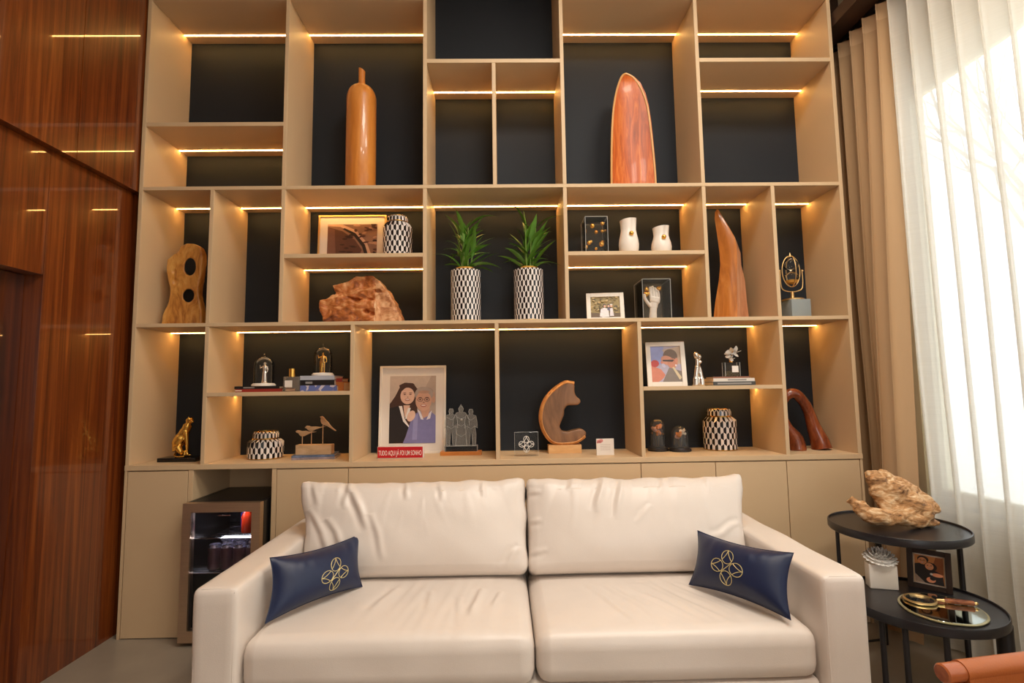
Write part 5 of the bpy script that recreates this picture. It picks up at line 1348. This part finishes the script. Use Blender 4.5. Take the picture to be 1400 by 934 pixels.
MB().box(-1*s, 8*s, -.0209, -.0203, 6*s, 15*s).build('label_plate', MATTWHITE, fb_, smooth=False)
MB().box(-9*s, 9*s, -.016, .016, .004, 8*s).build('perfume', thin_glass('perfume_liquid', (.9, .82, .6), 1.3, .1, hazecol=(.7, .6, .4)), fb_, smooth=False)
MB().cyl(2.8*s, 20*s, 25*s, 0, 0, 16).build('collar', GOLD, fb_)
fl = bpy.data.objects.new('flower', None); COL.objects.link(fl); fl.parent = fb_; fl.location = (.006, 0, 32*s)
pm1 = None
for (ox, oz, k_, tl) in ((3, 2.5, 1., 0), (-5.5, -1, .75, 1), (-2, -6, .6, 2)):
    for k in range(5):
        if pm1 is None: o = petal_mesh(.036, .014, .2).build('petal', MATTWHITE, fl, recalc=False, sharp=180); pm1 = o.data
        else: o = bpy.data.objects.new('petal', pm1); COL.objects.link(o); o.parent = fl
        o.location = (ox*s, -.01, oz*s); o.scale = (k_, k_, k_)
        o.matrix_parent_inverse = Matrix.Identity(4)
        a = 2*PI*k/5+tl*.5; d_ = Vector((math.cos(a), -.45, math.sin(a))).normalized()
        o.rotation_euler = d_.to_track_quat('X', 'Z').to_euler()
MB().tube([(-.004, 0, -7*s), (0, -.006, 0), (.006, -.01, 4*s)], .003, 6).build('flower_stalk', GOLD, fl)

# two small flower domes
def bloom(label, loc, h, cols, seed, rr=.022):
    t = thing('dried_flowers', label, 'flowers', loc); rn = random.Random(seed)
    for k in range(3):
        a = 2*PI*k/3+seed; x, y = rr*.5*math.cos(a), rr*.5*math.sin(a); hh = h*(.62+.3*k/2)
        MB().tube([(x*.4, y*.4, 0), (x*.8, y*.8, hh*.6), (x, y, hh)], .0013, 5).build('stem', mat('dry_stem', (96, 84, 44), .7), t)
        bm_ = MB()
        for j in range(12): bm_.ball((x+rn.uniform(-.012, .012), y+rn.uniform(-.012, .012), hh+rn.uniform(-.010, .012)), rn.uniform(.006, .011), 8, 6)
        bm_.build('bloom', cols[k % len(cols)], t)
ORF = mat('orange_petals', (214, 130, 40), .6, vary=.2); PKF = mat('pale_pink_petals', (222, 176, 156), .6, vary=.1); WHF = mat('white_petals', (232, 222, 206), .6)
BWOOD = mat('black_wood_base', (34, 30, 32), .45)
p1 = onZ(903, 617.5, SLAB1); s = pxm(p1.y+.04); c1 = Vector((p1.x, p1.y+.045, SLAB1))
cloche('small_glass_dome', 'taller small glass dome with orange flowers on a black base', c1, 9.6*s, zrel(902, 572.5, c1.y, SLAB1), 14*s, .020, BWOOD, False)
bloom('orange dried flowers inside the taller small glass dome', c1+Vector((0, 0, .0203)), .128, (ORF, PKF), 1, .030)
p2 = onZ(933.5, 618, SLAB1); c2 = Vector((p2.x, p2.y+.045, SLAB1))
cloche('small_glass_dome', 'shorter small glass dome with pale flowers on a black base', c2, 11.2*s, zrel(933, 582, c2.y, SLAB1), 14.6*s, .020, BWOOD, False)
bloom('pale pink dried flowers inside the shorter small glass dome', c2+Vector((0, 0, .0203)), .095, (PKF, ORF, WHF), 2, .036)
# tall jar
pj = onZ(994.5, 617, SLAB1); s = pxm(pj.y+.08); r = 21.8*s
ginger_jar('tall black and white patterned jar with lid beside the small glass domes', (pj.x, pj.y+r, SLAB1), r, zrel(994, 570.5, pj.y+.0, SLAB1), 15.6*s, 9.5*s, 18, .033)
# arched sculpture
pa = onZ(1122, 616, SLAB1); Ya = pa.y+.045; s = pxm(Ya); bo_ = Vector((onY(1105, 612, Ya).x, Ya, SLAB1))
cl = [(1124, 620, 13), (1121.5, 603, 12), (1113.5, 583, 8.8), (1106.6, 565, 7.2), (1097, 549, 6.8), (1086, 538.5, 7), (1076, 540, 7), (1070.5, 551, 6), (1071.5, 568, 5.2), (1077.5, 584, 6), (1086, 600, 10.3), (1088, 613, 12), (1088, 620, 11.5)]
pts = [Vector(((q := onY(a, c, Ya)-bo_).x, .01*math.sin(k), q.z)) for k, (a, c, r_) in enumerate(cl)]
pts[0].z = pts[-1].z = 0
sp = smoothpath(pts, 6); rr = []
for i in range(len(sp)):
    k = min(i/6, len(cl)-1.001); j = int(k); rr.append((cl[j][2]*(1-(k-j))+cl[j+1][2]*(k-j))*s)
mb = MB(); mb.tube(sp, rr, 18, up=(0, 1, 0), flat=1.05)
mb.v = [(x, y, max(0, z)) for x, y, z in mb.v]
props(mb.build('arched_wood_sculpture', REDW, loc=bo_, sharp=80), 'reddish polished wooden arch standing on two feet', 'sculpture')
